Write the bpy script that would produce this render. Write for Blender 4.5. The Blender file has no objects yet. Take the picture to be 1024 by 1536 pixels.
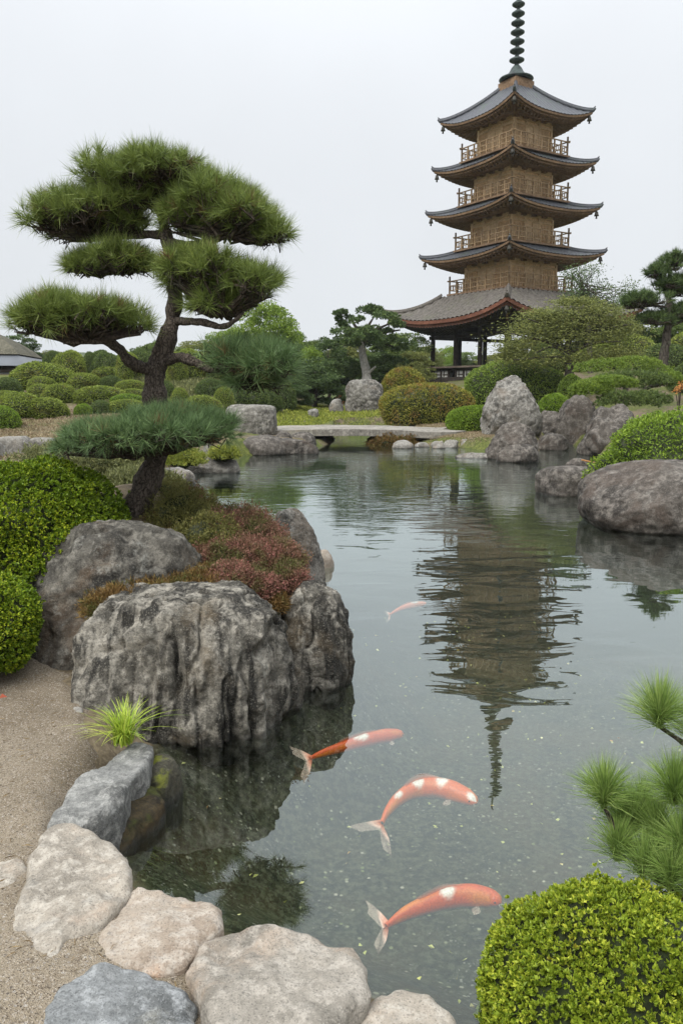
import bpy, bmesh, math, random
import numpy as np
from mathutils import Vector, Matrix

# ------------------------------------------------------------------ camera, sky, sun, exposure
SC = bpy.context.scene
COL = SC.collection
F = 1200.0                         # focal length in pixels of the 1024x1536 photograph
PITCH = math.radians(8.67)
CAM_Z = 2.0
cam_d = bpy.data.cameras.new("camera")
cam_d.sensor_fit = 'VERTICAL'
cam_d.sensor_height = 36.0
cam_d.lens = 36.0 * F / 1536.0
cam_d.clip_start = 0.05
cam_d.clip_end = 5000.0
cam = bpy.data.objects.new("camera", cam_d)
cam.location = (0, 0, CAM_Z)
cam.rotation_euler = (math.pi / 2 - PITCH, 0, 0)
COL.objects.link(cam)
SC.camera = cam

SUN_EL, SUN_AZ = math.radians(50), math.radians(-142)    # azimuth from +Y, negative = to the left
W = bpy.data.worlds.new("World")
SC.world = W
W.use_nodes = True
wn = W.node_tree.nodes
wl = W.node_tree.links
wn.clear()
w_out = wn.new('ShaderNodeOutputWorld')
w_bg = wn.new('ShaderNodeBackground')
w_sky = wn.new('ShaderNodeTexSky')
w_sky.sky_type = 'NISHITA'
w_sky.sun_disc = False
w_sky.sun_elevation = SUN_EL
w_sky.sun_rotation = SUN_AZ
w_sky.air_density = 1.0
w_sky.dust_density = 3.0
w_hsv = wn.new('ShaderNodeHueSaturation')
w_hsv.inputs['Saturation'].default_value = 0.12
w_hsv.inputs['Value'].default_value = 1.0
# an even cloud deck (CIE overcast: three times brighter overhead than at the horizon)
w_geo = wn.new('ShaderNodeTexCoord')
w_sep = wn.new('ShaderNodeSeparateXYZ')
w_pow = wn.new('ShaderNodeMath'); w_pow.operation = 'POWER'; w_pow.inputs[1].default_value = 3.2; w_pow.use_clamp = True
w_ramp = wn.new('ShaderNodeMapRange')
w_ramp.inputs['From Min'].default_value = 0.0
w_ramp.inputs['From Max'].default_value = 1.0
w_ramp.inputs['To Min'].default_value = 6.6
w_ramp.inputs['To Max'].default_value = 27.0
w_noise = wn.new('ShaderNodeTexNoise')
w_noise.inputs['Scale'].default_value = 1.7
w_noise.inputs['Detail'].default_value = 4
w_nr = wn.new('ShaderNodeMapRange')
w_nr.inputs['From Min'].default_value = 0.3
w_nr.inputs['From Max'].default_value = 0.7
w_nr.inputs['To Min'].default_value = 0.92
w_nr.inputs['To Max'].default_value = 1.06
w_mul = wn.new('ShaderNodeMath'); w_mul.operation = 'MULTIPLY'
w_tint = wn.new('ShaderNodeMix'); w_tint.data_type = 'RGBA'; w_tint.blend_type = 'MULTIPLY'
w_tint.inputs['Factor'].default_value = 1.0
w_tint.inputs['A'].default_value = (0.945, 0.985, 1.035, 1)
w_mix = wn.new('ShaderNodeMix'); w_mix.data_type = 'RGBA'
w_mix.inputs['Factor'].default_value = 0.88
wl.new(w_geo.outputs['Generated'], w_sep.inputs[0])
wl.new(w_geo.outputs['Generated'], w_noise.inputs['Vector'])
wl.new(w_sep.outputs['Z'], w_pow.inputs[0])
wl.new(w_pow.outputs[0], w_ramp.inputs['Value'])
wl.new(w_noise.outputs['Fac'], w_nr.inputs['Value'])
wl.new(w_ramp.outputs[0], w_mul.inputs[0])
wl.new(w_nr.outputs[0], w_mul.inputs[1])
wl.new(w_mul.outputs[0], w_tint.inputs['B'])
wl.new(w_sky.outputs[0], w_hsv.inputs['Color'])
wl.new(w_hsv.outputs[0], w_mix.inputs['A'])
wl.new(w_tint.outputs['Result'], w_mix.inputs['B'])
wl.new(w_mix.outputs['Result'], w_bg.inputs['Color'])
w_bg.inputs['Strength'].default_value = 0.10
wl.new(w_bg.outputs[0], w_out.inputs[0])

sun_d = bpy.data.lights.new("sun", 'SUN')
sun_d.energy = 2.2
sun_d.angle = math.radians(35)
sun_d.color = (1.0, 0.97, 0.92)
sun = bpy.data.objects.new("sun", sun_d)
sdir = Vector((math.sin(SUN_AZ) * math.cos(SUN_EL), math.cos(SUN_AZ) * math.cos(SUN_EL), math.sin(SUN_EL)))
sun.rotation_euler = (-sdir).to_track_quat('-Z', 'Y').to_euler()
sun.location = (0, 0, 60)
COL.objects.link(sun)

SC.view_settings.view_transform = 'Standard'
SC.view_settings.look = 'None'
SC.view_settings.exposure = 0.4
SC.view_settings.gamma = 1.0
SC.render.engine = 'CYCLES'
SC.cycles.use_denoising = True
SC.cycles.max_bounces = 8
SC.cycles.diffuse_bounces = 3
SC.cycles.glossy_bounces = 3
SC.cycles.transmission_bounces = 4
SC.cycles.transparent_max_bounces = 12
SC.cycles.volume_bounces = 1
SC.cycles.caustics_reflective = False
SC.cycles.caustics_refractive = False

# ------------------------------------------------------------------ where a pixel of the photograph lies in the place
CT, ST = math.cos(PITCH), math.sin(PITCH)
def ray(px, py):
    a, b = (px - 512) / F, (768 - py) / F
    return np.array((a, CT + b * ST, -ST + b * CT))
def P(px, py, z=0.0):              # on the level z
    d = ray(px, py); t = (z - CAM_Z) / d[2]
    return np.array((0, 0, CAM_Z)) + d * t
def PD(px, py, Y):                 # at the distance Y
    d = ray(px, py); t = Y / d[1]
    return np.array((0, 0, CAM_Z)) + d * t
def mpp(Y, z=1.0):                 # metres per pixel there
    return (Y * CT - (z - CAM_Z) * ST) / F
def sst(a, b, x):
    t = np.clip((x - a) / (b - a), 0, 1)
    return t * t * (3 - 2 * t)

# ------------------------------------------------------------------ noise
def _hash(ix, iy, iz, seed):
    h = (ix.astype(np.int64) * 374761393 + iy.astype(np.int64) * 668265263 + iz.astype(np.int64) * 2147483647 + seed * 974711) & 0xFFFFFFFF
    h = ((h ^ (h >> 13)) * 1274126177) & 0xFFFFFFFF
    h = ((h ^ (h >> 16)) * 2246822519) & 0xFFFFFFFF
    return ((h ^ (h >> 15)) & 0xFFFFFF) / float(0x7FFFFF) - 1.0
def noise3(p, seed=0):
    pi = np.floor(p); f = p - pi; u = f * f * f * (f * (f * 6 - 15) + 10)
    x, y, z = pi[:, 0], pi[:, 1], pi[:, 2]
    r = 0
    for dx in (0, 1):
        wx = u[:, 0] if dx else 1 - u[:, 0]
        for dy in (0, 1):
            wy = u[:, 1] if dy else 1 - u[:, 1]
            for dz in (0, 1):
                wz = u[:, 2] if dz else 1 - u[:, 2]
                r = r + wx * wy * wz * _hash(x + dx, y + dy, z + dz, seed)
    return r
def fbm(p, octaves=4, seed=0, gain=0.5):
    a, s, r = 1.0, 1.0, 0
    for k in range(octaves):
        r = r + a * noise3(p * s + k * 7.31, seed + k)
        a *= gain; s *= 2.03
    return r

# ------------------------------------------------------------------ mesh helpers
class MB:
    """collects vertices and faces of one mesh"""
    def __init__(s):
        s.v, s.f, s.n = [], [], 0
    def add(s, V, Fc, mi=0):
        V = np.asarray(V, float).reshape(-1, 3)
        Fc = np.asarray(Fc, np.int64)
        if len(V) == 0 or len(Fc) == 0: return s
        s.v.append(V); s.f.append((Fc + s.n, mi)); s.n += len(V)
        return s
    def box(s, c, d, rz=0.0, mi=0, M=None):
        x, y, z = (np.array(d) / 2)
        V = np.array([(-x,-y,-z),(x,-y,-z),(x,y,-z),(-x,y,-z),(-x,-y,z),(x,-y,z),(x,y,z),(-x,y,z)])
        if rz:
            c_, s_ = math.cos(rz), math.sin(rz)
            V = np.stack([V[:,0]*c_-V[:,1]*s_, V[:,0]*s_+V[:,1]*c_, V[:,2]], 1)
        V = V + np.array(c)
        if M is not None: V = V @ M.T
        return s.add(V, [(0,3,2,1),(4,5,6,7),(0,1,5,4),(1,2,6,5),(2,3,7,6),(3,0,4,7)], mi)
    def tube(s, pts, rad, sides=8, mi=0, caps=True, wob=0.0, seed=0, sub=0):
        pts = np.asarray(pts, float); rad = np.broadcast_to(np.asarray(rad, float), (len(pts),)).copy()
        if sub: pts, rad = smooth_path(pts, rad, sub)
        n = len(pts)
        T = np.gradient(pts, axis=0); T /= np.linalg.norm(T, axis=1)[:, None] + 1e-9
        ref = np.array((0, 0, 1.0)) if abs(T[0][2]) < .9 else np.array((1.0, 0, 0))
        N = np.zeros_like(T); u = ref
        for i in range(n):
            u = u - T[i] * np.dot(u, T[i]); u = u / (np.linalg.norm(u) + 1e-9); N[i] = u
        B = np.cross(T, N)
        a = np.linspace(0, 2 * np.pi, sides, endpoint=False)
        ring = N[:, None] * np.cos(a)[None, :, None] + B[:, None] * np.sin(a)[None, :, None]
        V = pts[:, None] + ring * rad[:, None, None]
        V = V.reshape(-1, 3)
        if wob:
            R = np.repeat(rad, sides)
            V = V + ring.reshape(-1, 3) * (R * wob * fbm(V / (R.mean() * 1.6) + seed * 3.1, 3, seed))[:, None]
        i, j = np.meshgrid(np.arange(n - 1), np.arange(sides), indexing='ij')
        k = (j + 1) % sides
        Fq = np.stack([i*sides+j, i*sides+k, (i+1)*sides+k, (i+1)*sides+j], -1).reshape(-1, 4)
        s.add(V, Fq, mi)
        if caps:
            V2 = np.vstack([V[-sides:], pts[-1:]])
            s.add(V2, [(q, (q + 1) % sides, sides) for q in range(sides)], mi)
            V2 = np.vstack([V[:sides], pts[:1]])
            s.add(V2, [((q + 1) % sides, q, sides) for q in range(sides)], mi)
        return s
    def lathe(s, prof, sides=20, c=(0, 0, 0), mi=0):
        prof = np.array(prof, float); a = np.linspace(0, 2*np.pi, sides, endpoint=False)
        V = np.stack([prof[:,None,0]*np.cos(a), prof[:,None,0]*np.sin(a), np.repeat(prof[:,None,1], sides, 1)], -1).reshape(-1,3)+np.array(c)
        n = len(prof)
        i, j = np.meshgrid(np.arange(n-1), np.arange(sides), indexing='ij'); k = (j+1) % sides
        return s.add(V, np.stack([i*sides+j, i*sides+k, (i+1)*sides+k, (i+1)*sides+j], -1).reshape(-1,4), mi)
    def build(s, name, mats, parent=None, smooth=True, attr=None):
        me = bpy.data.meshes.new(name)
        V = np.vstack(s.v)
        tot = sum(len(f) for f, _ in s.f)
        loops = np.concatenate([f.ravel() for f, _ in s.f]).astype(np.int32)
        sizes = np.concatenate([np.full(len(f), f.shape[1], np.int32) for f, _ in s.f])
        mids = np.concatenate([np.full(len(f), m, np.int32) for f, m in s.f])
        starts = np.concatenate([[0], np.cumsum(sizes)[:-1]]).astype(np.int32)
        me.vertices.add(len(V)); me.vertices.foreach_set('co', V.astype(np.float32).ravel())
        me.loops.add(len(loops)); me.loops.foreach_set('vertex_index', loops)
        me.polygons.add(tot); me.polygons.foreach_set('loop_start', starts); me.polygons.foreach_set('loop_total', sizes)
        me.polygons.foreach_set('material_index', mids)
        me.polygons.foreach_set('use_smooth', np.full(tot, bool(smooth)))
        for m in (mats if isinstance(mats, (list, tuple)) else [mats]): me.materials.append(m)
        if attr is not None:
            for an, (vals, typ) in attr.items():
                at = me.attributes.new(an, typ, 'POINT')
                at.data.foreach_set('color' if typ == 'FLOAT_COLOR' else 'value', np.asarray(vals, np.float32).ravel())
        me.update(calc_edges=True)
        o = bpy.data.objects.new(name, me); COL.objects.link(o)
        if parent is not None: o.parent = parent
        return o

def smooth_path(pts, rad, sub):
    n = len(pts); out, ro = [], []
    for i in range(n - 1):
        p0, p1, p2, p3 = pts[max(i-1,0)], pts[i], pts[i+1], pts[min(i+2,n-1)]
        for k in range(sub):
            t = k / sub
            out.append(.5*((2*p1)+(-p0+p2)*t+(2*p0-5*p1+4*p2-p3)*t*t+(-p0+3*p1-3*p2+p3)*t**3))
            ro.append(rad[i]*(1-t)+rad[i+1]*t)
    out.append(pts[-1]); ro.append(rad[-1])
    return np.array(out), np.array(ro)

def tag(o, label=None, cat=None, group=None, kind=None):
    if label: o['label'] = label
    if cat: o['category'] = cat
    if group: o['group'] = group
    if kind: o['kind'] = kind
    return o
def empty(name, loc, rz=0.0, label=None, cat=None, group=None):
    o = bpy.data.objects.new(name, None); COL.objects.link(o)
    o.location = tuple(loc); o.rotation_euler = (0, 0, rz); o.empty_display_size = .2
    return tag(o, label, cat, group)
KIDS = {}
def dup(o, loc=None, rz=None, scale=None, label=None, group=None, parent=None):
    c = o.copy(); COL.objects.link(c)
    if parent is not None: c.parent = parent
    if loc is not None: c.location = tuple(loc)
    if rz is not None: c.rotation_euler = (0, 0, rz)
    if scale is not None: c.scale = scale
    if label: c['label'] = label
    if group: c['group'] = group
    for ch in [x for x in COL.objects if x.parent == o]:
        dup(ch, parent=c)
    return c

_ico = {}
def ico(sub):
    if sub not in _ico:
        bm = bmesh.new(); bmesh.ops.create_icosphere(bm, subdivisions=sub, radius=1.0)
        V = np.array([v.co[:] for v in bm.verts]); Fc = np.array([[v.index for v in f.verts] for f in bm.faces]); bm.free()
        V /= np.linalg.norm(V, axis=1)[:, None]
        _ico[sub] = (V, Fc)
    return _ico[sub][0].copy(), _ico[sub][1]

# ------------------------------------------------------------------ materials
def new_mat(name):
    m = bpy.data.materials.new(name); m.use_nodes = True
    nt = m.node_tree; nt.nodes.clear()
    return m, nt
class NT:
    def __init__(s, nt): s.nt = nt
    def n(s, typ, **kw):
        nd = s.nt.nodes.new(typ)
        for k, v in kw.items():
            if k.startswith('i_'):
                key = k[2:].replace('_', ' ')
                nd.inputs[int(key) if key.isdigit() else key].default_value = v
            else: setattr(nd, k, v)
        return nd
    def l(s, a, b): s.nt.links.new(a, b)
    def coord(s, kind='Object', scale=None):
        c = s.n('ShaderNodeTexCoord').outputs[kind]
        if scale is not None:
            m = s.n('ShaderNodeMapping'); m.inputs['Scale'].default_value = scale; s.l(c, m.inputs['Vector']); return m.outputs[0]
        return c
    def pos(s, scale=None):
        c = s.n('ShaderNodeNewGeometry').outputs['Position']
        if scale is not None:
            m = s.n('ShaderNodeMapping'); m.inputs['Scale'].default_value = scale; s.l(c, m.inputs['Vector']); return m.outputs[0]
        return c
    def noise(s, vec, scale, detail=4, rough=.55, dist=0.0):
        nd = s.n('ShaderNodeTexNoise'); nd.inputs['Scale'].default_value = scale; nd.inputs['Detail'].default_value = detail
        nd.inputs['Roughness'].default_value = rough; nd.inputs['Distortion'].default_value = dist
        s.l(vec, nd.inputs['Vector']); return nd.outputs['Fac']
    def vor(s, vec, scale, out='Distance'):
        nd = s.n('ShaderNodeTexVoronoi'); nd.inputs['Scale'].default_value = scale; s.l(vec, nd.inputs['Vector']); return nd.outputs[out]
    def ramp(s, fac, a, b, lo=0.0, hi=1.0):
        nd = s.n('ShaderNodeMapRange'); nd.interpolation_type = 'SMOOTHSTEP'
        for k, v in zip(('From Min','From Max','To Min','To Max'), (a, b, lo, hi)): nd.inputs[k].default_value = v
        s.l(fac, nd.inputs['Value']); return nd.outputs[0]
    def mix(s, fac, a, b, blend='MIX'):
        nd = s.n('ShaderNodeMix'); nd.data_type = 'RGBA'; nd.blend_type = blend
        for key, x in (('Factor', fac), ('A', a), ('B', b)):
            if isinstance(x, (int, float)): nd.inputs[key].default_value = x
            elif isinstance(x, tuple): nd.inputs[key].default_value = (*x, 1) if len(x) == 3 else x
            else: s.l(x, nd.inputs[key])
        return nd.outputs['Result']
    def math(s, op, a, b=0.0):
        nd = s.n('ShaderNodeMath'); nd.operation = op
        for i, x in enumerate((a, b)):
            if isinstance(x, (int, float)): nd.inputs[i].default_value = x
            else: s.l(x, nd.inputs[i])
        return nd.outputs[0]
    def bump(s, h, strength, dist, normal=None):
        nd = s.n('ShaderNodeBump'); nd.inputs['Strength'].default_value = strength; nd.inputs['Distance'].default_value = dist
        s.l(h, nd.inputs['Height'])
        if normal is not None: s.l(normal, nd.inputs['Normal'])
        return nd.outputs[0]
    def out(s, sh, vol=None):
        o = s.n('ShaderNodeOutputMaterial'); s.l(sh, o.inputs['Surface'])
        if vol is not None: s.l(vol, o.inputs['Volume'])
    def bsdf(s, col, rough=.8, normal=None, spec=.3, metal=0.0):
        b = s.n('ShaderNodeBsdfPrincipled')
        if isinstance(col, tuple): b.inputs['Base Color'].default_value = (*col, 1)
        else: s.l(col, b.inputs['Base Color'])
        if isinstance(rough, (int, float)): b.inputs['Roughness'].default_value = rough
        else: s.l(rough, b.inputs['Roughness'])
        b.inputs['Specular IOR Level'].default_value = spec; b.inputs['Metallic'].default_value = metal
        if normal is not None: s.l(normal, b.inputs['Normal'])
        return b.outputs[0]

LEAF = 1.5
def leaf_mat(name, dark, mid, tip, clump=1.2, rough=.45, transl=.25, patch=None, patch_scale=2.0, patch_lo=.5, patch_hi=.62):
    """leaves: every leaf has its own tone; patches of other colour where the plant has them"""
    dark, mid, tip = (tuple(x * LEAF for x in q) for q in (dark, mid, tip))
    m, nt = new_mat(name); t = NT(nt)
    rnd = t.n('ShaderNodeNewGeometry').outputs['Random Per Island']
    c = t.mix(t.ramp(rnd, 0.0, .55), dark, mid)
    nz = t.noise(t.coord('Object'), clump, 3)
    tipf = t.math('MULTIPLY', t.ramp(rnd, .45, 1.0), t.ramp(nz, .35, .65))
    c = t.mix(tipf, c, tip)
    if patch is not None:
        pz = t.noise(t.coord('Object'), patch_scale, 5, .65)
        pf = t.math('MULTIPLY', t.ramp(pz, patch_lo, patch_hi), t.ramp(rnd, .1, .5))
        c = t.mix(pf, c, patch)
    b = t.bsdf(c, rough, None, .25)
    tr = t.n('ShaderNodeBsdfTranslucent'); t.l(c, tr.inputs['Color'])
    mx = t.n('ShaderNodeMixShader'); mx.inputs[0].default_value = transl
    t.l(b, mx.inputs[1]); t.l(tr.outputs[0], mx.inputs[2])
    t.out(mx.outputs[0]); return m

def rock_mat(name, dark, mid, light, speck=90.0, big=2.0, streak=0.0, lichen=None, lichen_amt=.6, rust=None, bump=.012, moss=None, wet=True, zlo=0.0):
    m, nt = new_mat(name); t = NT(nt)
    co = t.pos()
    n1 = t.noise(co, big, 6, .62)
    n2 = t.noise(co, big * 7, 6, .65)
    c = t.mix(t.ramp(n1, .40, .58), dark, mid)
    c = t.mix(t.ramp(n2, .44, .64), c, light)
    if streak:
        ns = t.noise(t.pos((3.2, 3.2, .55)), 2.2, 5, .6)
        c = t.mix(t.math('MULTIPLY', t.ramp(ns, .52, .64), streak), c, light)
        ns2 = t.noise(t.pos((4.1, 4.1, .5)), 2.0, 5, .6)
        c = t.mix(t.math('MULTIPLY', t.ramp(ns2, .47, .60), streak), c, dark)
    if rust is not None:
        nr = t.noise(co, big * 1.3, 5, .6, .6)
        c = t.mix(t.math('MULTIPLY', t.ramp(nr, .53, .7), .7), c, rust)
    if lichen is not None:
        nl = t.noise(co, big * 4.1, 7, .7)
        c = t.mix(t.math('MULTIPLY', t.ramp(nl, .56, .66), lichen_amt), c, lichen)
    v = t.vor(co, speck, 'Color')
    vs = t.n('ShaderNodeSeparateColor'); t.l(v, vs.inputs[0])
    c = t.mix(t.ramp(vs.outputs[0], .5, 1.0, .0, .42), c, t.mix(t.ramp(vs.outputs[1], .35, .65), (.02, .02, .02), light))
    if moss is not None:
        nm = t.noise(co, big * 2.2, 6, .65)
        nrm = t.n('ShaderNodeSeparateXYZ'); t.l(t.n('ShaderNodeNewGeometry').outputs['Normal'], nrm.inputs[0])
        c = t.mix(t.math('MULTIPLY', t.ramp(nm, .48, .62), t.ramp(nrm.outputs[2], .1, .8)), c, moss)
    rough = .85
    if wet:   # darker soaked band just over the water
        sp = t.n('ShaderNodeSeparateXYZ'); t.l(co, sp.inputs[0])
        zz = t.math('ADD', sp.outputs[2], t.math('MULTIPLY', n2, .05))
        wf = t.ramp(zz, .035, .075)
        c = t.mix(wf, t.mix(.65, c, (.018, .016, .012)), c)
        rough = t.ramp(wf, 0, 1, .3, .85)
    nb = t.noise(co, big * 9, 8, .7)
    nb2 = t.noise(co, speck * .30, 5, .75)
    pit = t.ramp(t.noise(co, speck * .16, 4, .7), .40, .50)
    h = t.math('ADD', t.math('MULTIPLY', nb, .8), t.math('ADD', t.math('MULTIPLY', nb2, .40), t.math('MULTIPLY', pit, .12)))
    c = t.mix(t.ramp(nb2, .32, .56, .5, 0.0), c, dark)
    t.out(t.bsdf(c, rough, t.bump(h, .9, bump), .3)); return m

def wood_mat(name, a, b, grain=(8, 8, 1.2), rough=.75, bump=.004, scale=2.0):
    m, nt = new_mat(name); t = NT(nt)
    co = t.coord('Object', grain)
    n = t.noise(co, scale, 6, .65, .5); n2 = t.noise(t.coord('Object'), scale * .45, 4)
    c = t.mix(t.ramp(n, .35, .65), a, b)
    c = t.mix(t.ramp(n2, .4, .7, 0, .5), c, tuple(x * .55 for x in a))
    t.out(t.bsdf(c, rough, t.bump(n, .8, bump), .3)); return m

def bark_mat(name, a, b, sc=9.0, bump=.02):
    m, nt = new_mat(name); t = NT(nt)
    vn = t.n('ShaderNodeTexVoronoi', feature='DISTANCE_TO_EDGE'); vn.inputs['Scale'].default_value = sc
    n = t.noise(t.coord('Object'), sc * 1.7, 6, .7)
    wv = t.n('ShaderNodeVectorMath', operation='ADD'); t.l(t.coord('Object', (1.7, 1.7, .6)), wv.inputs[0])
    ns = t.n('ShaderNodeVectorMath', operation='SCALE'); nz = t.n('ShaderNodeTexNoise'); nz.inputs['Scale'].default_value = sc * .6; t.l(t.coord('Object'), nz.inputs['Vector']); t.l(nz.outputs['Color'], ns.inputs[0]); ns.inputs['Scale'].default_value = .12
    t.l(ns.outputs[0], wv.inputs[1]); t.l(wv.outputs[0], vn.inputs['Vector'])
    h = t.math('ADD', t.ramp(vn.outputs['Distance'], .0, .22, 0, .34), t.math('MULTIPLY', n, 1.1))
    c = t.mix(t.ramp(h, .35, 1.0), a, b)
    c = t.mix(t.ramp(t.noise(t.coord('Object'), 3.0, 5), .52, .7, 0, .5), c, (.16, .17, .12))
    t.out(t.bsdf(c, .9, t.bump(h, 1.0, bump), .2)); return m

M = {}
M['rock_dark'] = rock_mat('rock_dark', (.024, .022, .018), (.082, .075, .062), (.20, .185, .155), 170, 1.5, .45, (.30, .295, .26), .55, (.10, .068, .042), .022)
M['rock_streak'] = rock_mat('rock_streak', (.024, .022, .018), (.115, .106, .087), (.33, .305, .255), 170, 1.5, 1.0, (.36, .34, .29), .5, (.125, .095, .058), .026)
M['rock_brown'] = rock_mat('rock_brown', (.028, .024, .020), (.080, .069, .057), (.18, .16, .138), 90, 1.0, .3, (.30, .28, .25), .35, (.085, .062, .047), .016)
M['rock_grey'] = rock_mat('rock_grey', (.055, .051, .044), (.155, .145, .125), (.30, .283, .25), 60, .9, .3, (.38, .37, .34), .5, (.15, .12, .09), .025)
M['rock_pale'] = rock_mat('rock_pale', (.11, .103, .09), (.20, .188, .165), (.29, .275, .245), 80, 1.5, 0, (.55, .54, .5), .4, (.34, .27, .20), .014)
M['slab_pink'] = rock_mat('slab_pink', (.215, .19, .155), (.345, .305, .25), (.44, .40, .34), 230, 2.4, 0, (.22, .21, .19), .45, (.40, .30, .22), .012, wet=False)
M['slab_tan'] = rock_mat('slab_tan', (.23, .18, .135), (.35, .295, .235), (.43, .38, .32), 230, 2.4, 0, (.28, .26, .23), .45, (.42, .28, .19), .012, wet=False)
M['slab_grey'] = rock_mat('slab_grey', (.165, .15, .125), (.29, .263, .222), (.395, .36, .31), 230, 2.2, 0, (.16, .155, .14), .55, (.34, .26, .19), .012, wet=False)
M['slab_blue'] = rock_mat('slab_blue', (.09, .094, .093), (.20, .207, .205), (.33, .34, .34), 230, 2.6, 0, (.4, .4, .39), .4, (.24, .23, .19), .016, wet=False)
M['stone_edge'] = rock_mat('stone_edge', (.10, .10, .094), (.22, .22, .207), (.35, .345, .32), 260, 2.6, .4, (.4, .4, .38), .4, None, .018)
M['stone_wet'] = rock_mat('stone_wet', (.012, .010, .006), (.040, .030, .014), (.075, .055, .026), 160, 3.0, 0, None, .4, (.06, .036, .014), .012, (.045, .05, .010))
M['stone_moss'] = rock_mat('stone_moss', (.02, .02, .014), (.05, .045, .03), (.09, .085, .06), 160, 3.0, 0, None, .4, None, .012, (.13, .14, .016))
M['bark'] = bark_mat('bark', (.040, .032, .026), (.165, .135, .110), 24.0, .03)
M['bark_far'] = bark_mat('bark_far', (.03, .025, .02), (.10, .085, .07), 5.0, .03)
M['bark_pale'] = bark_mat('bark_pale', (.25, .24, .22), (.42, .40, .37), 4.0, .02)
M['twig'] = bark_mat('twig', (.02, .016, .012), (.065, .05, .038), 14.0, .004)
M['core'] = bark_mat('core', (.012, .016, .006), (.030, .040, .014), 9.0, .01)  # solid inside of shrubs and heath, shade between leaves put into the colour

M['pine'] = leaf_mat('pine', (.060, .086, .022), (.13, .17, .042), (.24, .28, .075), 1.6, .45, .2)
M['pine_blue'] = leaf_mat('pine_blue', (.046, .078, .032), (.095, .150, .060), (.18, .25, .10), 1.6, .45, .2)
M['pine_dry'] = leaf_mat('pine_dry', (.07, .045, .02), (.12, .08, .035), (.17, .12, .05), 1.6, .7, .1)
M['candle'] = leaf_mat('candle', (.065, .11, .026), (.16, .235, .055), (.34, .41, .14), 2.5, .4, .3)
M['box_bright'] = leaf_mat('box_bright', (.036, .068, .006), (.115, .175, .013), (.36, .40, .03), 2.2, .38, .25)
M['box_yellow'] = leaf_mat('box_yellow', (.060, .092, .008), (.17, .225, .020), (.40, .42, .05), 5.0, .38, .3, (.40, .30, .04), 9.0, .62, .72)
M['azalea_olive'] = leaf_mat('azalea_olive', (.075, .088, .014), (.17, .17, .028), (.29, .26, .045), 1.2, .5, .2, (.27, .17, .045), 1.6, .46, .62)
M['azalea_green'] = leaf_mat('azalea_green', (.055, .09, .015), (.12, .175, .028), (.22, .275, .045), 1.2, .5, .2)
M['azalea_bright'] = leaf_mat('azalea_bright', (.06, .10, .012), (.13, .20, .022), (.22, .29, .035), 1.2, .5, .25)
M['topiary'] = leaf_mat('topiary', (.068, .094, .017), (.16, .20, .035), (.28, .315, .06), 1.4, .55, .2, (.15, .125, .035), 1.5, .5, .7)
M['topiary_dark'] = leaf_mat('topiary_dark', (.036, .056, .018), (.078, .11, .03), (.14, .18, .045), 1.4, .55, .2)
M['heath'] = leaf_mat('heath', (.06, .065, .020), (.125, .12, .035), (.17, .16, .05), 4.0, .6, .2, (.19, .075, .055), 3.2, .54, .66)
M['weed'] = leaf_mat('weed', (.06, .068, .028), (.12, .13, .05), (.19, .185, .08), 4.0, .6, .2)
M['heath_red'] = leaf_mat('heath_red', (.085, .060, .032), (.165, .085, .058), (.29, .12, .105), 5.0, .6, .2, (.12, .125, .038), 4.0, .47, .60)
M['turf_rust'] = leaf_mat('turf_rust', (.07, .045, .016), (.13, .075, .025), (.19, .14, .04), 4.0, .7, .15, (.09, .10, .025), 6.0, .5, .6)
M['grass_tuft'] = leaf_mat('grass_tuft', (.13, .20, .025), (.26, .34, .04), (.46, .48, .10), 3.0, .4, .3)
M['tree_light'] = leaf_mat('tree_light', (.07, .12, .018), (.15, .215, .030), (.24, .30, .05), .5, .55, .25)
M['tree_mid'] = leaf_mat('tree_mid', (.045, .068, .018), (.095, .135, .034), (.16, .205, .05), .5, .55, .2)
M['tree_dark'] = leaf_mat('tree_dark', (.026, .045, .016), (.058, .090, .028), (.11, .15, .045), .5, .55, .2)
M['tree_olive'] = leaf_mat('tree_olive', (.065, .08, .024), (.14, .155, .045), (.22, .23, .07), .8, .6, .25)
M['moss_light'] = leaf_mat('moss_light', (.09, .12, .02), (.17, .19, .03), (.26, .26, .05), 3.0, .7, .15)
M['flower_orange'] = leaf_mat('flower_orange', (.28, .11, .03), (.36, .17, .05), (.45, .26, .10), 3.0, .5, .3)
M['leaf_red'] = leaf_mat('leaf_red', (.30, .06, .03), (.42, .10, .06), (.5, .18, .12), 3.0, .6, .2)
M['wood_gold'] = wood_mat('wood_gold', (.50, .34, .19), (.76, .56, .35), (3, 3, 6), .8, .01, 1.6)
M['wood_eave'] = wood_mat('wood_eave', (.15, .092, .052), (.27, .175, .105), (4, 4, 4), .8, .01, 1.4)
M['wood_red'] = wood_mat('wood_red', (.15, .058, .036), (.26, .11, .068), (4, 4, 4), .75, .01, 1.4)
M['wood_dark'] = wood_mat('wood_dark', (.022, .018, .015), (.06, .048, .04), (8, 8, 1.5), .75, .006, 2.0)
M['wood_bench'] = wood_mat('wood_bench', (.10, .075, .055), (.19, .155, .125), (2, 2, 8), .8, .004, 2.0)
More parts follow.
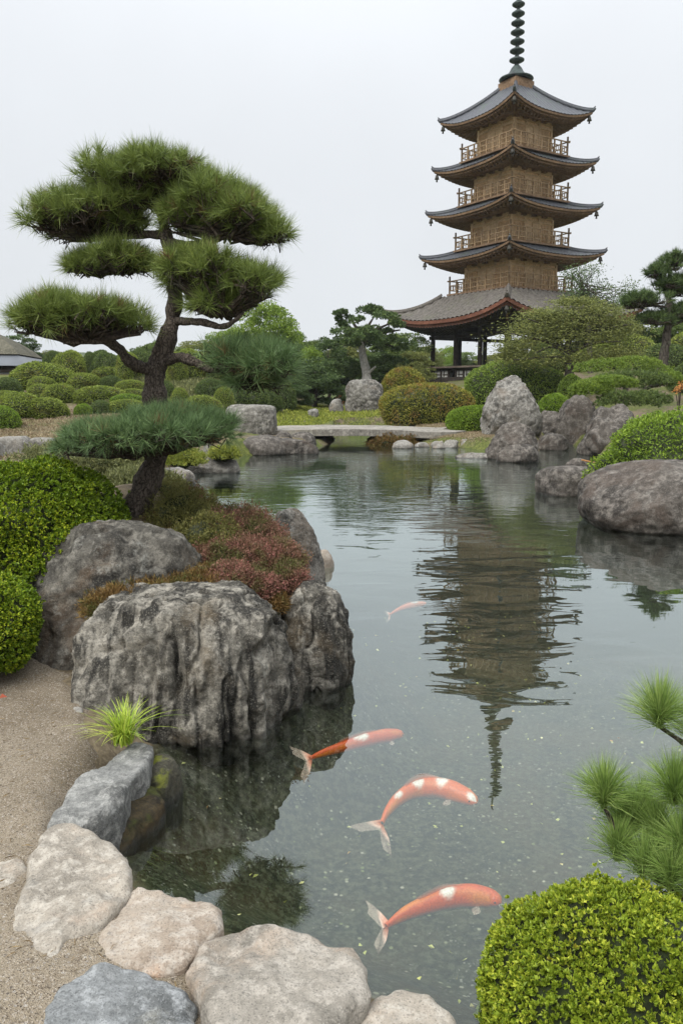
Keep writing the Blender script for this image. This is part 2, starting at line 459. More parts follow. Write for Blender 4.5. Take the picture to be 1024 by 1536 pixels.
# ------------------------------------------------------------------ the ground and the pond
_pp = [(820,1640),(700,1560),(560,1500),(450,1460),(320,1400),(220,1350),(165,1290),(150,1240),(200,1170),(228,1120),(262,1085),(420,1030),
       (490,985),(480,940),(435,895),(425,845),(365,808),(290,780),(225,748),(190,728),(255,711),(352,701),(362,684),(430,679),(475,671),
       (500,664),(508,647),(610,647),(622,666),(680,670),(735,676),(790,690),(812,672),(835,662),(880,672),(905,690),(900,712),
       (930,760),(1010,765),(1110,800),(1320,850),(1500,960),(1520,1150),(1330,1300),(1130,1400),(1000,1480),(900,1560)]
POND = np.array([P(x, y)[:2] for x, y in _pp])
def pond_sd(x, y):
    """distance to the shore, negative over the pond"""
    x = np.asarray(x, float).ravel(); y = np.asarray(y, float).ravel()
    best = np.full(x.shape, 1e9); ins = np.zeros(x.shape, bool)
    n = len(POND)
    for i in range(n):
        (ax, ay), (bx, by) = POND[i], POND[(i + 1) % n]
        dx, dy = bx - ax, by - ay
        t = np.clip(((x - ax) * dx + (y - ay) * dy) / (dx * dx + dy * dy), 0, 1)
        best = np.minimum(best, (x - ax - t * dx) ** 2 + (y - ay - t * dy) ** 2)
        c = (ay > y) != (by > y)
        ins ^= c & (x < (bx - ax) * (y - ay) / (by - ay + 1e-12) + ax)
    d = np.sqrt(best)
    return np.where(ins, -d, d)
def ground_z(x, y, smooth=False):
    sh = np.shape(x)
    x = np.asarray(x, float).ravel(); y = np.asarray(y, float).ravel()
    d = pond_sd(x, y)
    bank = np.full(x.shape, .20)
    bank += .28 * sst(9, 18, y)
    bank += 2.3 * sst(25, 50, y) * sst(-1.0, -7, x)                       # garden slope on the left
    bank += 1.8 * sst(33, 56, y) * sst(-4, 9, x)                          # rise to the pagoda
    bank += .6 * sst(24, 40, y) * sst(7, 14, x)
    bank += .35 * sst(30, 60, y)
    bank += .16 * np.clip(x - 9, 0, 30) * sst(18, 40, y) * .5
    bank += .95 * np.exp(-((x + 1.70) / .95) ** 2 - ((y - 6.7) / 1.05) ** 2)        # mound of the pine
    bank += .35 * np.exp(-((x + 3.2) / 1.2) ** 2 - ((y - 6.3) / 1.3) ** 2)
    bank -= .24 * np.exp(-((x - .8) / 4.2) ** 4) * sst(26, 29, y) * sst(40, 36, y)
    bank += .12 * sst(3.2, 1.5, y) * sst(-.2, -1.0, x)
    if not smooth:
        p = np.stack([x, y, x * 0], 1)
        bank += .05 * fbm(p * .7, 3, 5) * sst(6, 14, y) + .02 * fbm(p * 2.2, 3, 9) * sst(1.0, 6.0, y) + .4 * fbm(p * .03, 2, 3) * sst(70, 200, y)
    z = np.where(d > 0, bank * sst(-.02, .30, d), -.62 * sst(-.05, 1.0, -d))
    return z.reshape(sh)
def hit(px, py):
    """where the line of sight of a pixel meets the ground"""
    d = ray(px, py)
    q = np.array((0, 0, CAM_Z)) + np.geomspace(1.2, 300, 900)[:, None] * d
    below = np.nonzero(q[:, 2] <= ground_z(q[:, 0], q[:, 1], True))[0]
    return q[below[0]] if len(below) else q[-1]
def gz(x, y): return float(ground_z([x], [y])[0])

# ground sheet, fine near the camera and out to the horizon
ux = np.linspace(-6.9, 6.9, 430); uy = np.linspace(-2.6, 7.5, 430)
gx, gy = np.meshgrid(1.5 * np.sinh(ux), 4.6 + 1.5 * np.sinh(uy), indexing='ij')
gzv = ground_z(gx, gy)
V = np.stack([gx, gy, gzv], -1).reshape(-1, 3)
i, j = np.meshgrid(np.arange(429), np.arange(429), indexing='ij')
Q = np.stack([i*430+j, (i+1)*430+j, (i+1)*430+j+1, i*430+j+1], -1).reshape(-1, 4)
m, nt = new_mat('ground_soil'); t = NT(nt)
co = t.pos(); sp = t.n('ShaderNodeSeparateXYZ'); t.l(co, sp.inputs[0])
n1 = t.noise(co, .55, 6, .6); n2 = t.noise(co, 9, 6, .7); n3 = t.noise(co, 40, 4, .7)
soil = t.mix(t.ramp(n2, .35, .65), (.075, .058, .038), (.17, .135, .085))
soil = t.mix(t.ramp(n3, .5, .7, 0, .5), soil, (.24, .20, .14))
moss = t.mix(t.ramp(n2, .4, .65), (.055, .07, .016), (.13, .14, .035))
c = t.mix(t.math('MULTIPLY', t.ramp(n1, .44, .56), t.ramp(sp.outputs[1], 7.5, 12)), soil, moss)
farf = t.ramp(sp.outputs[1], 48, 75)
c = t.mix(farf, c, t.mix(t.ramp(n1, .4, .6), (.05, .075, .02), (.10, .12, .035)))
# pond bed: dark silt, gravel, bits of leaf
bed = t.mix(t.ramp(n2, .35, .7), (.008, .010, .004), (.036, .036, .018))
bed = t.mix(t.ramp(t.noise(co, 1.1, 5, .65), .45, .62, 0, .7), bed, t.mix(n3, (.022, .017, .007), (.062, .046, .02)))
bed = t.mix(t.ramp(t.noise(co, 26, 4, .7), .46, .60, 0, .6), bed, (.080, .085, .053))
v = t.n('ShaderNodeTexVoronoi'); v.inputs['Scale'].default_value = 34; t.l(co, v.inputs['Vector'])
vs = t.n('ShaderNodeSeparateColor'); t.l(v.outputs['Color'], vs.inputs[0])
bed = t.mix(t.math('MULTIPLY', t.ramp(vs.outputs[0], .93, .96, 0, .7), t.ramp(v.outputs['Distance'], .45, .25)), bed, t.mix(vs.outputs[1], (.16, .19, .08), (.38, .36, .30)))
v2 = t.n('ShaderNodeTexVoronoi'); v2.inputs['Scale'].default_value = 95; t.l(co, v2.inputs['Vector'])
vs2 = t.n('ShaderNodeSeparateColor'); t.l(v2.outputs['Color'], vs2.inputs[0])
bed = t.mix(t.math('MULTIPLY', t.ramp(vs2.outputs[0], .95, .97, 0, .6), t.ramp(t.noise(co, 2.5, 4), .40, .62)), bed, t.mix(vs2.outputs[1], (.14, .15, .11), (.36, .36, .32)))
bed = t.mix(t.ramp(sp.outputs[1], 5.5, 9.0, 0, .72), bed, (.010, .011, .006))  # bed colour darkened with distance so reflections there look darker
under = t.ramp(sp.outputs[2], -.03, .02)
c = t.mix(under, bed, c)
t.out(t.bsdf(c, .9, t.bump(t.math('ADD', n2, t.math('MULTIPLY', n3, .4)), .8, .02), .2))
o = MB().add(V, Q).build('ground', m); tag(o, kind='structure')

# sand path sheet between the stones and the shrubs
_sp = [(-420,975),(30,985),(120,1030),(150,1085),(172,1150),(100,1235),(190,1310),(210,1400),(300,1440),(420,1500),(560,1500),(640,1600),(640,1900),(-600,1900),(-700,1300)]
SAND = np.array([P(x, y, .2)[:2] for x, y in _sp])
def poly_sd(x, y, poly):
    global POND
    keep, POND = POND, poly
    r = pond_sd(x, y); POND = keep
    return r
sx = np.arange(SAND[:,0].min(), SAND[:,0].max(), .022); sy = np.arange(max(SAND[:,1].min(), 1.2), SAND[:,1].max(), .022)
SX, SY = np.meshgrid(sx, sy, indexing='ij')
sd = poly_sd(SX, SY, SAND).reshape(SX.shape)
pq = np.stack([SX.ravel(), SY.ravel(), SX.ravel()*0], 1)
edge = (-sd + .05 * fbm(pq * 6, 3, 2).reshape(SX.shape))
SZ = ground_z(SX, SY) - .03 + .045 * sst(-.05, .10, edge) + .003 * fbm(pq * 9, 3, 8).reshape(SX.shape)
ni, nj = SX.shape
i, j = np.meshgrid(np.arange(ni-1), np.arange(nj-1), indexing='ij')
Q = np.stack([i*nj+j, (i+1)*nj+j, (i+1)*nj+j+1, i*nj+j+1], -1).reshape(-1, 4)
Q = Q[(sd[:-1, :-1] < .08).ravel()]
m, nt = new_mat('sand'); t = NT(nt)
co = t.pos()
n1 = t.noise(co, 1.2, 5, .6); n2 = t.noise(co, 160, 3, .7); n3 = t.noise(co, 14, 5, .7)
c = t.mix(t.ramp(n1, .35, .65), (.18, .145, .10), (.275, .228, .165))
c = t.mix(t.ramp(n3, .5, .72, 0, .6), c, (.16, .12, .08))
v = t.n('ShaderNodeTexVoronoi'); v.inputs['Scale'].default_value = 210; t.l(co, v.inputs['Vector'])
vs = t.n('ShaderNodeSeparateColor'); t.l(v.outputs['Color'], vs.inputs[0])
c = t.mix(t.ramp(vs.outputs[0], .45, 1, 0, .75), c, t.mix(t.ramp(vs.outputs[1], .4, .6), (.06, .045, .034), (.44, .39, .33)))
v3 = t.n('ShaderNodeTexVoronoi'); v3.inputs['Scale'].default_value = 75; t.l(co, v3.inputs['Vector'])
vs3 = t.n('ShaderNodeSeparateColor'); t.l(v3.outputs['Color'], vs3.inputs[0])
c = t.mix(t.math('MULTIPLY', t.ramp(vs3.outputs[0], .80, .84), t.ramp(v3.outputs['Distance'], .42, .30)), c, t.mix(vs3.outputs[1], (.07, .055, .04), (.42, .38, .33)))
hh = t.math('ADD', t.math('MULTIPLY', n2, .5), v.outputs['Distance'])
t.out(t.bsdf(c, .95, t.bump(hh, 1.0, .006), .15))
o = MB().add(np.stack([SX, SY, SZ], -1).reshape(-1, 3), Q).build('sand_path', m); tag(o, kind='structure')

# water: a rippled mirror over slightly turbid water
m, nt = new_mat('water'); t = NT(nt)
co = t.pos(); sp = t.n('ShaderNodeSeparateXYZ'); t.l(co, sp.inputs[0])
broad = t.noise(t.pos((1.3, 2.3, 1)), 1.0, 2, .35, .5)
fine = t.noise(t.pos((1.3, 4.2, 1)), 2.3, 2, .5, .2)
pat = t.ramp(t.noise(t.pos((.35, .25, 1)), .8, 2), .38, .62)
amp_b = t.math('MULTIPLY', t.ramp(sp.outputs[1], 2.6, 6.0, .25, 1.0), t.math('ADD', .35, t.math('MULTIPLY', pat, .75)))
amp_f = t.math('MULTIPLY', t.ramp(sp.outputs[1], 8.5, 14.0, 0.05, 1.0), t.math('ADD', .35, pat))
h = t.math('ADD', t.math('MULTIPLY', broad, t.math('MULTIPLY', amp_b, .012)), t.math('MULTIPLY', fine, t.math('MULTIPLY', amp_f, .0045)))
nb = t.bump(h, 1.0, 1.0)
lw = t.n('ShaderNodeLayerWeight'); lw.inputs['Blend'].default_value = .5; t.l(nb, lw.inputs['Normal'])
fr_ = t.math('ADD', .03, t.math('MULTIPLY', .97, t.math('POWER', lw.outputs['Facing'], 2.55)))
gl = t.n('ShaderNodeBsdfGlossy'); gl.inputs['Roughness'].default_value = 0.0; gl.inputs['Color'].default_value = (.885, .965, .965, 1); t.l(nb, gl.inputs['Normal'])
trn = t.n('ShaderNodeBsdfTransparent'); trn.inputs['Color'].default_value = (.93, .96, .90, 1)
mx = t.n('ShaderNodeMixShader'); t.l(fr_, mx.inputs[0]); t.l(trn.outputs[0], mx.inputs[1]); t.l(gl.outputs[0], mx.inputs[2])
vol = t.n('ShaderNodeVolumePrincipled')
vol.inputs['Color'].default_value = (.60, .72, .66, 1)
vol.inputs['Density'].default_value = .018
t.out(mx.outputs[0], vol.outputs[0])
WX0, WX1, WY0, WY1 = -9.0, 12.0, 1.0, 40.0
mb = MB()
mb.add([(WX0,WY0,0),(WX1,WY0,0),(WX1,WY1,0),(WX0,WY1,0),(WX0,WY0,-.9),(WX1,WY0,-.9),(WX1,WY1,-.9),(WX0,WY1,-.9)],
       [(0,1,2,3),(7,6,5,4),(0,4,5,1),(1,5,6,2),(2,6,7,3),(3,7,4,0)])
o = mb.build('pond_water', m, smooth=False); tag(o, kind='structure')

# ------------------------------------------------------------------ rocks
def rock_mesh(dims, seed, sub=5, p=2.6, cuts=5, cut_d=(.62, .9), rough=.10, fine=.03, groove=0.0, groove_f=5.0, flute=0.0, taper=0.0, lean=(0, 0), flat_top=0.0, keep=.8):
    V, Fc = ico(sub)
    rng = np.random.default_rng(seed)
    e = (np.abs(V) ** p).sum(1) ** (-1 / p)
    X = V * e[:, None]
    for k in range(cuts):
        n = rng.normal(size=3); n[2] = abs(n[2]) * .8 - .15; n /= np.linalg.norm(n)
        c = rng.uniform(*cut_d)
        s = X @ n
        X = X - np.outer(np.clip(s - c, 0, None) * keep, n)
    if flat_top: X[:, 2] = np.where(X[:, 2] > 1 - flat_top, 1 - flat_top + (X[:, 2] - 1 + flat_top) * .3, X[:, 2])
    if taper: X[:, :2] *= (1 - taper * np.clip(X[:, 2] * .5 + .5, 0, 1) ** 1.2)[:, None]
    X[:, 0] += lean[0] * X[:, 2]; X[:, 1] += lean[1] * X[:, 2]
    nrm = V
    D = np.array(dims)
    w = X * D / D.max()
    d = rough * fbm(w * 1.7 + seed, 4, seed) + fine * fbm(w * 7 + seed, 4, seed + 11) + (.010 * fbm(w * 24 + seed, 4, seed + 17, .6) if sub > 5 else 0)
    if groove:
        g = fbm(np.stack([w[:, 0] * groove_f, w[:, 1] * groove_f, w[:, 2] * groove_f * .28], 1) + seed, 3, seed + 31)
        d = d - groove * np.exp(-(g / .075) ** 2) * (np.abs(V[:, 2]) < .93)
    if flute:
        g2 = fbm(np.stack([w[:, 0] * 4.2, w[:, 1] * 4.2, w[:, 2] * .9], 1) + seed * 2.3, 3, seed + 41, .45)
        d = d + flute * (np.abs(g2) * 1.6 - .5) * sst(1.0, .35, np.abs(V[:, 2]))
    X = X + nrm * d[:, None]
    return X * D, Fc
def rock(name, c, dims, mat, seed, label, cat='rock', rz=0.0, group=None, sub=5, tilt=(0, 0), **kw):
    V, Fc = rock_mesh(dims, seed, sub, **kw)
    o = MB().add(V, Fc).build(name, mat)
    o.location = tuple(c); o.rotation_euler = (tilt[0], tilt[1], rz)
    return tag(o, label, cat, group)
def rock_px(name, x0, x1, yt, yb, mat, seed, label, depth=.9, zb=None, sink=.35, **kw):
    """a rock whose foot meets the water (zb=0) or the ground at the bottom of that stretch of the photograph"""
    xc = (x0 + x1) / 2
    f = hit(xc, yb) if zb is None else P(xc, yb, zb)
    w = (x1 - x0) * mpp(f[1], f[2])
    dep = w * depth
    Y = f[1] + dep * .42
    w = (x1 - x0) * mpp(Y, f[2])
    top = PD(xc, yt, Y + dep * .08)[2]
    zb_ = f[2] - sink * max(top - f[2], .1)
    if zb == 0: zb_ = min(zb_, -.25)
    X = PD(xc, (yt + yb) / 2, Y)[0]
    return rock(name, (X, Y, (top + zb_) / 2), (w / 2, dep / 2, (top - zb_) / 2), mat, seed, label, **kw)

# the pine's island: four great boulders and a small one
rock_px('boulder', 26, 300, 786, 1012, M['rock_dark'], 11, 'dark grey rounded boulder between the path and the pine trunk', .80, .2, .3, sub=7, p=2.6, cuts=5, cut_d=(.7,.92), rough=.10, fine=.018, groove=.06, groove_f=1.7, flute=.03, lean=(.10, .12))
rock_px('boulder', 104, 446, 872, 1114, M['rock_streak'], 27, 'broad pale-streaked furrowed boulder rising from the pond beside the grass tuft', .72, 0, .3, sub=7, p=2.45, cuts=4, cut_d=(.78,.96), rough=.08, fine=.018, groove=.085, groove_f=2.8, flute=.115, lean=(.02, .10))
rock_px('boulder', 412, 530, 866, 1036, M['rock_streak'], 35, 'upright furrowed boulder standing in water at the tip of the pine island', .95, 0, .3, sub=7, p=2.3, cuts=4, cut_d=(.75,.94), rough=.09, fine=.018, groove=.085, groove_f=2.4, flute=.12, taper=.12, lean=(-.05, .1))
rock_px('boulder', 384, 452, 866, 990, M['rock_streak'], 44, 'small grey boulder wedged between the two furrowed boulders under red heath', .9, 0, .3, sub=5, p=2.6, cuts=4, rough=.1, fine=.03, groove=.05)
rock_px('boulder', 398, 490, 764, 880, M['rock_grey'], 52, 'grey leaning boulder in the pond behind the red heath', .9, 0, .3, sub=6, p=2.5, cuts=5, rough=.09, fine=.03, groove=.04, taper=.25, lean=(-.22, .0))
rock_px('rock', 470, 501, 824, 852, M['slab_tan'], 61, 'small tan rock in the pond beside the leaning grey boulder', 1.0, 0, .3, sub=4, p=2.3, cuts=4)
# right-hand shore
rock_px('boulder', 884, 1180, 690, 802, M['rock_brown'], 71, 'huge brown rounded boulder in the pond under the flowering mounded shrub', .75, 0, .3, sub=6, p=2.8, cuts=3, cut_d=(.8,.95), rough=.07, fine=.016)
rock_px('rock', 803, 900, 699, 745, M['rock_brown'], 83, 'low flat-topped brown rock in the pond beside the huge boulder', .8, 0, .3, sub=5, p=3.0, cuts=3, cut_d=(.75,.95), rough=.06, fine=.02)
rock_px('rock', 849, 884, 687, 702, M['rock_brown'], 88, 'small pale rock behind the flat-topped rock, next to an orange twig', .9, 0, .3, sub=4, p=2.4, cuts=3)
rock_px('rock', 710, 824, 558, 652, M['rock_grey'], 94, 'tall grey peak-shaped rock rising behind the bright green low shrub', .8, None, .2, sub=6, p=2.3, cuts=6, cut_d=(.55,.85), rough=.09, fine=.02, taper=.42, groove=.02, lean=(.06, 0))
rock_px('rock', 726, 810, 634, 690, M['rock_brown'], 103, 'reclining dark rock with sloping back at the water below the peak rock', .9, 0, .25, sub=6, p=2.4, cuts=5, rough=.09, fine=.03, taper=.3, lean=(.1, 0))
rock_px('rock', 800, 842, 618, 660, M['rock_brown'], 112, 'small brown rock between the peak rock and the bright round shrub', 1.0, None, .3, sub=5, p=2.4, cuts=4)
rock_px('rock', 744, 806, 664, 694, M['rock_brown'], 117, 'flat reddish rock at the foot of the reclining rock', .8, 0, .4, sub=4, p=2.4, cuts=4)
rock_px('rock', 834, 894, 594, 668, M['rock_brown'], 121, 'dark egg-shaped rock in the water under the cloud-pruned shrub', 1.0, 0, .3, sub=5, p=2.2, cuts=4, rough=.07, lean=(.12, 0))
rock_px('rock', 872, 945, 606, 684, M['rock_brown'], 133, 'knobbly grey rock leaning out from under the cloud-pruned shrub', 1.0, 0, .3, sub=5, p=2.4, cuts=5, rough=.16, fine=.05, lean=(.2, 0), groove=.05)
rock_px('rock', 800, 850, 650, 676, M['rock_brown'], 139, 'low brown rock in the shade beside the egg-shaped rock', 1.0, 0, .3, sub=4, p=2.4, cuts=4)
# by the bridge
rock_px('rock', 354, 434, 652, 683, M['rock_brown'], 141, 'smooth dome-shaped rock in the pond at the end of the stone bridge', .9, 0, .6, sub=5, p=2.0, cuts=2, cut_d=(.85,.97), rough=.05, fine=.01)
rock_px('rock', 431, 474, 648, 672, M['rock_brown'], 152, 'round brown rock under the edge of the stone bridge', .9, 0, .5, sub=5, p=2.2, cuts=2, cut_d=(.8,.95), rough=.06)
rock_px('rock', 410, 440, 648, 676, M['rock_brown'], 154, 'reddish rock wedged behind the dome-shaped rock', .9, 0, .5, sub=4, p=2.2, cuts=2)
rock_px('rock', 388, 476, 658, 682, M['rock_brown'], 157, 'low mossy rock filling the bank under the left end of the bridge', .8, 0, .4, sub=5, p=3.0, cuts=3, rough=.08)
rock_px('rock', 588, 620, 660, 673, M['rock_pale'], 163, 'white flat-bottomed stone alone in the water below the reddish mound', .8, 0, .4, sub=4, p=2.2, cuts=3)
for k, (a, b, yt, yb, lab) in enumerate([(621,645,663,671,'small grey stone awash next to the white stone'),(646,668,661,673,'first and squarest stone of the pale row along the far bank'),(664,690,660,672,'second stone of the pale row along the far bank'),(686,712,659,671,'third, rounded stone of the pale row along the far bank'),(706,742,662,672,'long last stone of the pale row touching the reclining rock')]):
    rock_px('shore_stone', a, b, yt, yb, M['rock_pale'], 170 + k, lab, .8, 0, .4, cat='stone', sub=4, p=2.6, cuts=4, group='pale stones along the far bank')
rock_px('shore_stone', 683, 744, 679, 688, M['rock_grey'], 181, 'thin flat stone lying in the water before the reclining rock', .5, 0, .3, cat='stone', sub=4, p=2.6, cuts=2)
rock_px('rock', 518, 574, 570, 618, M['rock_grey'], 191, 'upright lichen-covered standing stone beside the pale tree trunk', .6, None, .15, sub=6, p=4.0, cuts=4, cut_d=(.8,1.0), rough=.08, fine=.03, groove=.03)
rock_px('rock', 338, 414, 607, 650, M['rock_grey'], 203, 'square-cut grey block of stone near the end of the bridge', .7, None, .2, sub=6, p=6.0, cuts=2, cut_d=(.9,1.1), rough=.04, fine=.02)
rock_px('stone', 494, 516, 598, 620, M['rock_pale'], 207, 'pale lumpy stone beside the standing stone', .8, None, .2, sub=4, cuts=4)
rock_px('stone', 462, 478, 612, 626, M['rock_pale'], 209, 'small white stone on the moss beyond the bridge', .9, None, .2, sub=4, cuts=4)
# left-hand shore behind the pine
rock_px('rock', 294, 330, 664, 694, M['rock_pale'], 211, 'pale pointed stone in yellow moss behind the long kerb stone', .7, None, .2, sub=5, p=2.3, cuts=5, taper=.5)
rock_px('rock', 262, 358, 687, 710, M['rock_grey'], 222, 'long low grey kerb stone along the water behind the pine', .35, 0, .5, sub=5, p=4.0, cuts=2, rough=.05)
rock_px('rock', 228, 290, 700, 728, M['rock_grey'], 231, 'low grey rock at the water right beside the pine trunk', .8, 0, .5, sub=5, p=2.4, cuts=3)
rock_px('rock', 132, 194, 690, 726, M['rock_pale'], 243, 'white-topped rock half hidden by weeds behind the bright hedge', .8, None, .3, sub=5, p=2.4, cuts=3)
rock_px('stone_block', 2, 50, 654, 684, M['rock_pale'], 251, 'larger pale stone block at the end of the low wall on dry grass', .7, None, .2, cat='stone block', sub=5, p=5.0, cuts=2, cut_d=(.9,1.1), rough=.04, fine=.02)
rock_px('stone_block', 47, 84, 656, 684, M['rock_pale'], 262, 'smaller pale stone block partly behind the low pine pad', .8, None, .2, cat='stone block', sub=5, p=5.0, cuts=2, cut_d=(.9,1.1), rough=.04, fine=.02)
rock_px('rock', -60, 4, 655, 690, M['rock_pale'], 268, 'pale stone block cut off by the left edge', .7, None, .2, sub=4, p=5.0, cuts=2)

# flat stones at the visitor's feet: outlines on the ground, thick, worn round at the edge
def slab(name, pts, zt, thick, mat, seed, label, cat='stone slab', bevel=.024, dome=.006, rough=.012, tilt=(0, 0), group=None):
    W_ = np.array([P(x, y, zt)[:2] for x, y in pts])
    n = 132
    Wc = np.vstack([W_, W_[:1]]); Wc = np.vstack([Wc[:-1] * .88 + Wc[1:] * .12, Wc[:-1] * .12 + Wc[1:] * .88]).reshape(2, -1, 2).transpose(1, 0, 2).reshape(-1, 2)
    W2 = np.vstack([Wc, Wc[:1]])
    seg = np.r_[0, np.cumsum(np.linalg.norm(np.diff(W2, axis=0), axis=1))]
    u = np.linspace(0, seg[-1], n, endpoint=False)
    O = np.stack([np.interp(u, seg, W2[:, 0]), np.interp(u, seg, W2[:, 1])], 1)
    c = O.mean(0)
    O += (O - c) / np.linalg.norm(O - c, axis=1)[:, None] * (.012 * fbm(np.c_[O * 9, np.zeros(n)], 4, seed))[:, None]
    R = np.linalg.norm(O - c, axis=1).mean()
    rings = []
    fr_ = np.r_[np.linspace(.03, .86, 26), .90, .94, .97, .99, 1.0]
    for f in fr_:
        dist = (1 - f) * R
        zz = -bevel * (np.clip(1 - dist / (bevel * 1.6), 0, 1) ** 2.2) + dome * (1 - f * f)
        rings.append(np.c_[c + (O - c) * f, np.full(n, zz)])
    for s in (.25, .5, .75, 1.0):
        rings.append(np.c_[c + (O - c) * (1.0 + .03 * math.sin(s * 3) - .05 * s), np.full(n, -bevel - (thick - bevel) * s)])
    V = np.vstack([np.array(rings).reshape(-1, 3), [[c[0], c[1], dome]]])
    nr = len(rings)
    i, j = np.meshgrid(np.arange(nr - 1), np.arange(n), indexing='ij'); k = (j + 1) % n
    Q = np.stack([i*n+j, (i+1)*n+j, (i+1)*n+k, i*n+k], -1).reshape(-1, 4)
    q = np.arange(n)
    T = np.stack([np.full(n, nr * n), q, (q + 1) % n], 1)
    pn = np.c_[V[:, :2], V[:, 2] * 1.0]
    V = V.copy()
    V[:, 2] += rough * 1.6 * fbm(pn * 3.5, 3, seed + 3) + rough * .7 * fbm(pn * 14, 4, seed + 5)
    V[:, 0] += rough * fbm(pn * 9 + 5, 3, seed + 7); V[:, 1] += rough * fbm(pn * 9 + 9, 3, seed + 8)
    V[:, 2] += (V[:, 0] - c[0]) * tilt[0] + (V[:, 1] - c[1]) * tilt[1]
    V -= np.array((c[0], c[1], 0))
    mb = MB(); mb.add(V, Q); mb.f.append((T, 0)); o = mb.build(name, mat)
    o.location = (c[0], c[1], zt)
    return tag(o, label, cat, group)
slab('stone_slab', [(80,1240),(130,1236),(172,1258),(198,1296),(196,1330),(170,1352),(150,1384),(100,1400),(84,1438),(50,1462),(8,1458),(4,1410),(22,1366),(40,1312),(56,1262)], .30, .36, M['slab_pink'], 5, 'pale pinkish slab, longest of those round the corner of the pond', tilt=(0, .05))
slab('stone_slab', [(196,1328),(240,1330),(276,1328),(306,1344),(340,1362),(336,1392),(300,1410),(276,1440),(236,1452),(186,1442),(158,1430),(142,1408),(162,1370)], .28, .34, M['slab_tan'], 6, 'tan slab between the long pinkish slab and the biggest grey slab')
slab('stone_slab', [(340,1386),(420,1380),(470,1388),(490,1402),(530,1408),(552,1444),(558,1480),(520,1530),(480,1580),(330,1600),(312,1530),(276,1466),(278,1430),(306,1398)], .30, .36, M['slab_grey'], 7, 'biggest grey slab lying at the water at the near end')
slab('stone_slab', [(140,1444),(190,1446),(232,1462),(262,1478),(296,1500),(312,1540),(300,1620),(60,1640),(50,1540),(90,1480)], .27, .32, M['slab_blue'], 8, 'bluish dark grey slab in front of the tan slab', tilt=(-.06, .03))
slab('stone_slab', [(560,1482),(600,1474),(650,1488),(680,1516),(700,1560),(640,1640),(520,1640),(505,1560),(520,1518)], .24, .34, M['slab_pink'], 9, 'pale slab mostly cut off by the near edge, right of the biggest slab')
slab('stone_slab', [(-60,1300),(0,1292),(30,1290),(40,1304),(26,1328),(0,1350),(-70,1370)], .235, .2, M['slab_pink'], 10, 'flat sand-level pale stone at the left edge of the path', bevel=.02)
slab('kerb_stone', [(172,1120),(200,1104),(222,1108),(229,1124),(220,1148),(196,1172),(184,1200),(150,1226),(120,1240),(84,1252),(70,1240),(92,1212),(106,1186),(130,1160),(152,1146)], .235, .42, M['stone_edge'], 12, 'slanting grey kerb stone below the grass tuft at the sand edge', cat='stone', tilt=(.05, .0), rough=.018)
slab('wet_stone', [(182,1188),(212,1178),(240,1184),(248,1202),(220,1230),(180,1258),(158,1262),(148,1244)], .085, .5, M['stone_wet'], 13, 'wet brown stone half sunk in the pond beside the slanting kerb stone', cat='stone', bevel=.03, dome=.02, tilt=(-.12, .08))
slab('mossy_stone', [(224,1140),(238,1128),(262,1136),(270,1150),(258,1166),(236,1176),(218,1166)], .14, .5, M['stone_moss'], 14, 'small stone with yellow-green moss in the corner of the pond', cat='stone', bevel=.03, dome=.03, tilt=(-.1, 0))
slab('pebble', [(110,1060),(120,1058),(128,1062),(124,1068),(112,1068)], .225, .06, M['rock_pale'], 15, 'white flat pebble lying on the sand by the furrowed boulder', cat='pebble', bevel=.01, dome=.004, rough=.002)
# ------------------------------------------------------------------ foliage
def unit(a): return a / (np.linalg.norm(a, axis=-1, keepdims=True) + 1e-9)
def leaves(Pt, N, L, Wd, rng, spread=.7, fold=.15, up=0.0):
    n = len(Pt)
    D = unit(N + spread * rng.normal(size=(n, 3)) + np.array((0, 0, up)))
    S = unit(np.cross(D, rng.normal(size=(n, 3))))
    U = np.cross(S, D)
    l = (L * rng.uniform(.65, 1.3, n))[:, None]; w = (Wd * rng.uniform(.7, 1.25, n))[:, None]
    V = np.stack([Pt, Pt + D*l*.5 - S*w*.5 + U*l*fold, Pt + D*l, Pt + D*l*.5 + S*w*.5 + U*l*fold], 1).reshape(-1, 3)
    return V, np.arange(4 * n).reshape(-1, 4)
def needles(Pt, D, L, Wd, rng):
    n = len(Pt)
    S = unit(np.cross(D, rng.normal(size=(n, 3))))
    V = np.stack([Pt - S*Wd/2, Pt + S*Wd/2, Pt + D * np.asarray(L).reshape(-1, 1)], 1).reshape(-1, 3)
    return V, np.arange(3 * n).reshape(-1, 3)
def dirs(n, rng, zmin=-1.0):
    z = rng.uniform(zmin, 1, n); a = rng.uniform(0, 2*np.pi, n); r = np.sqrt(1 - z*z)
    return np.stack([r*np.cos(a), r*np.sin(a), z], 1)
def lumpf(U, R, amt, freq, seed):
    return 1 + amt * fbm(U * R / np.mean(R) * freq + seed * 1.7, 3, seed)
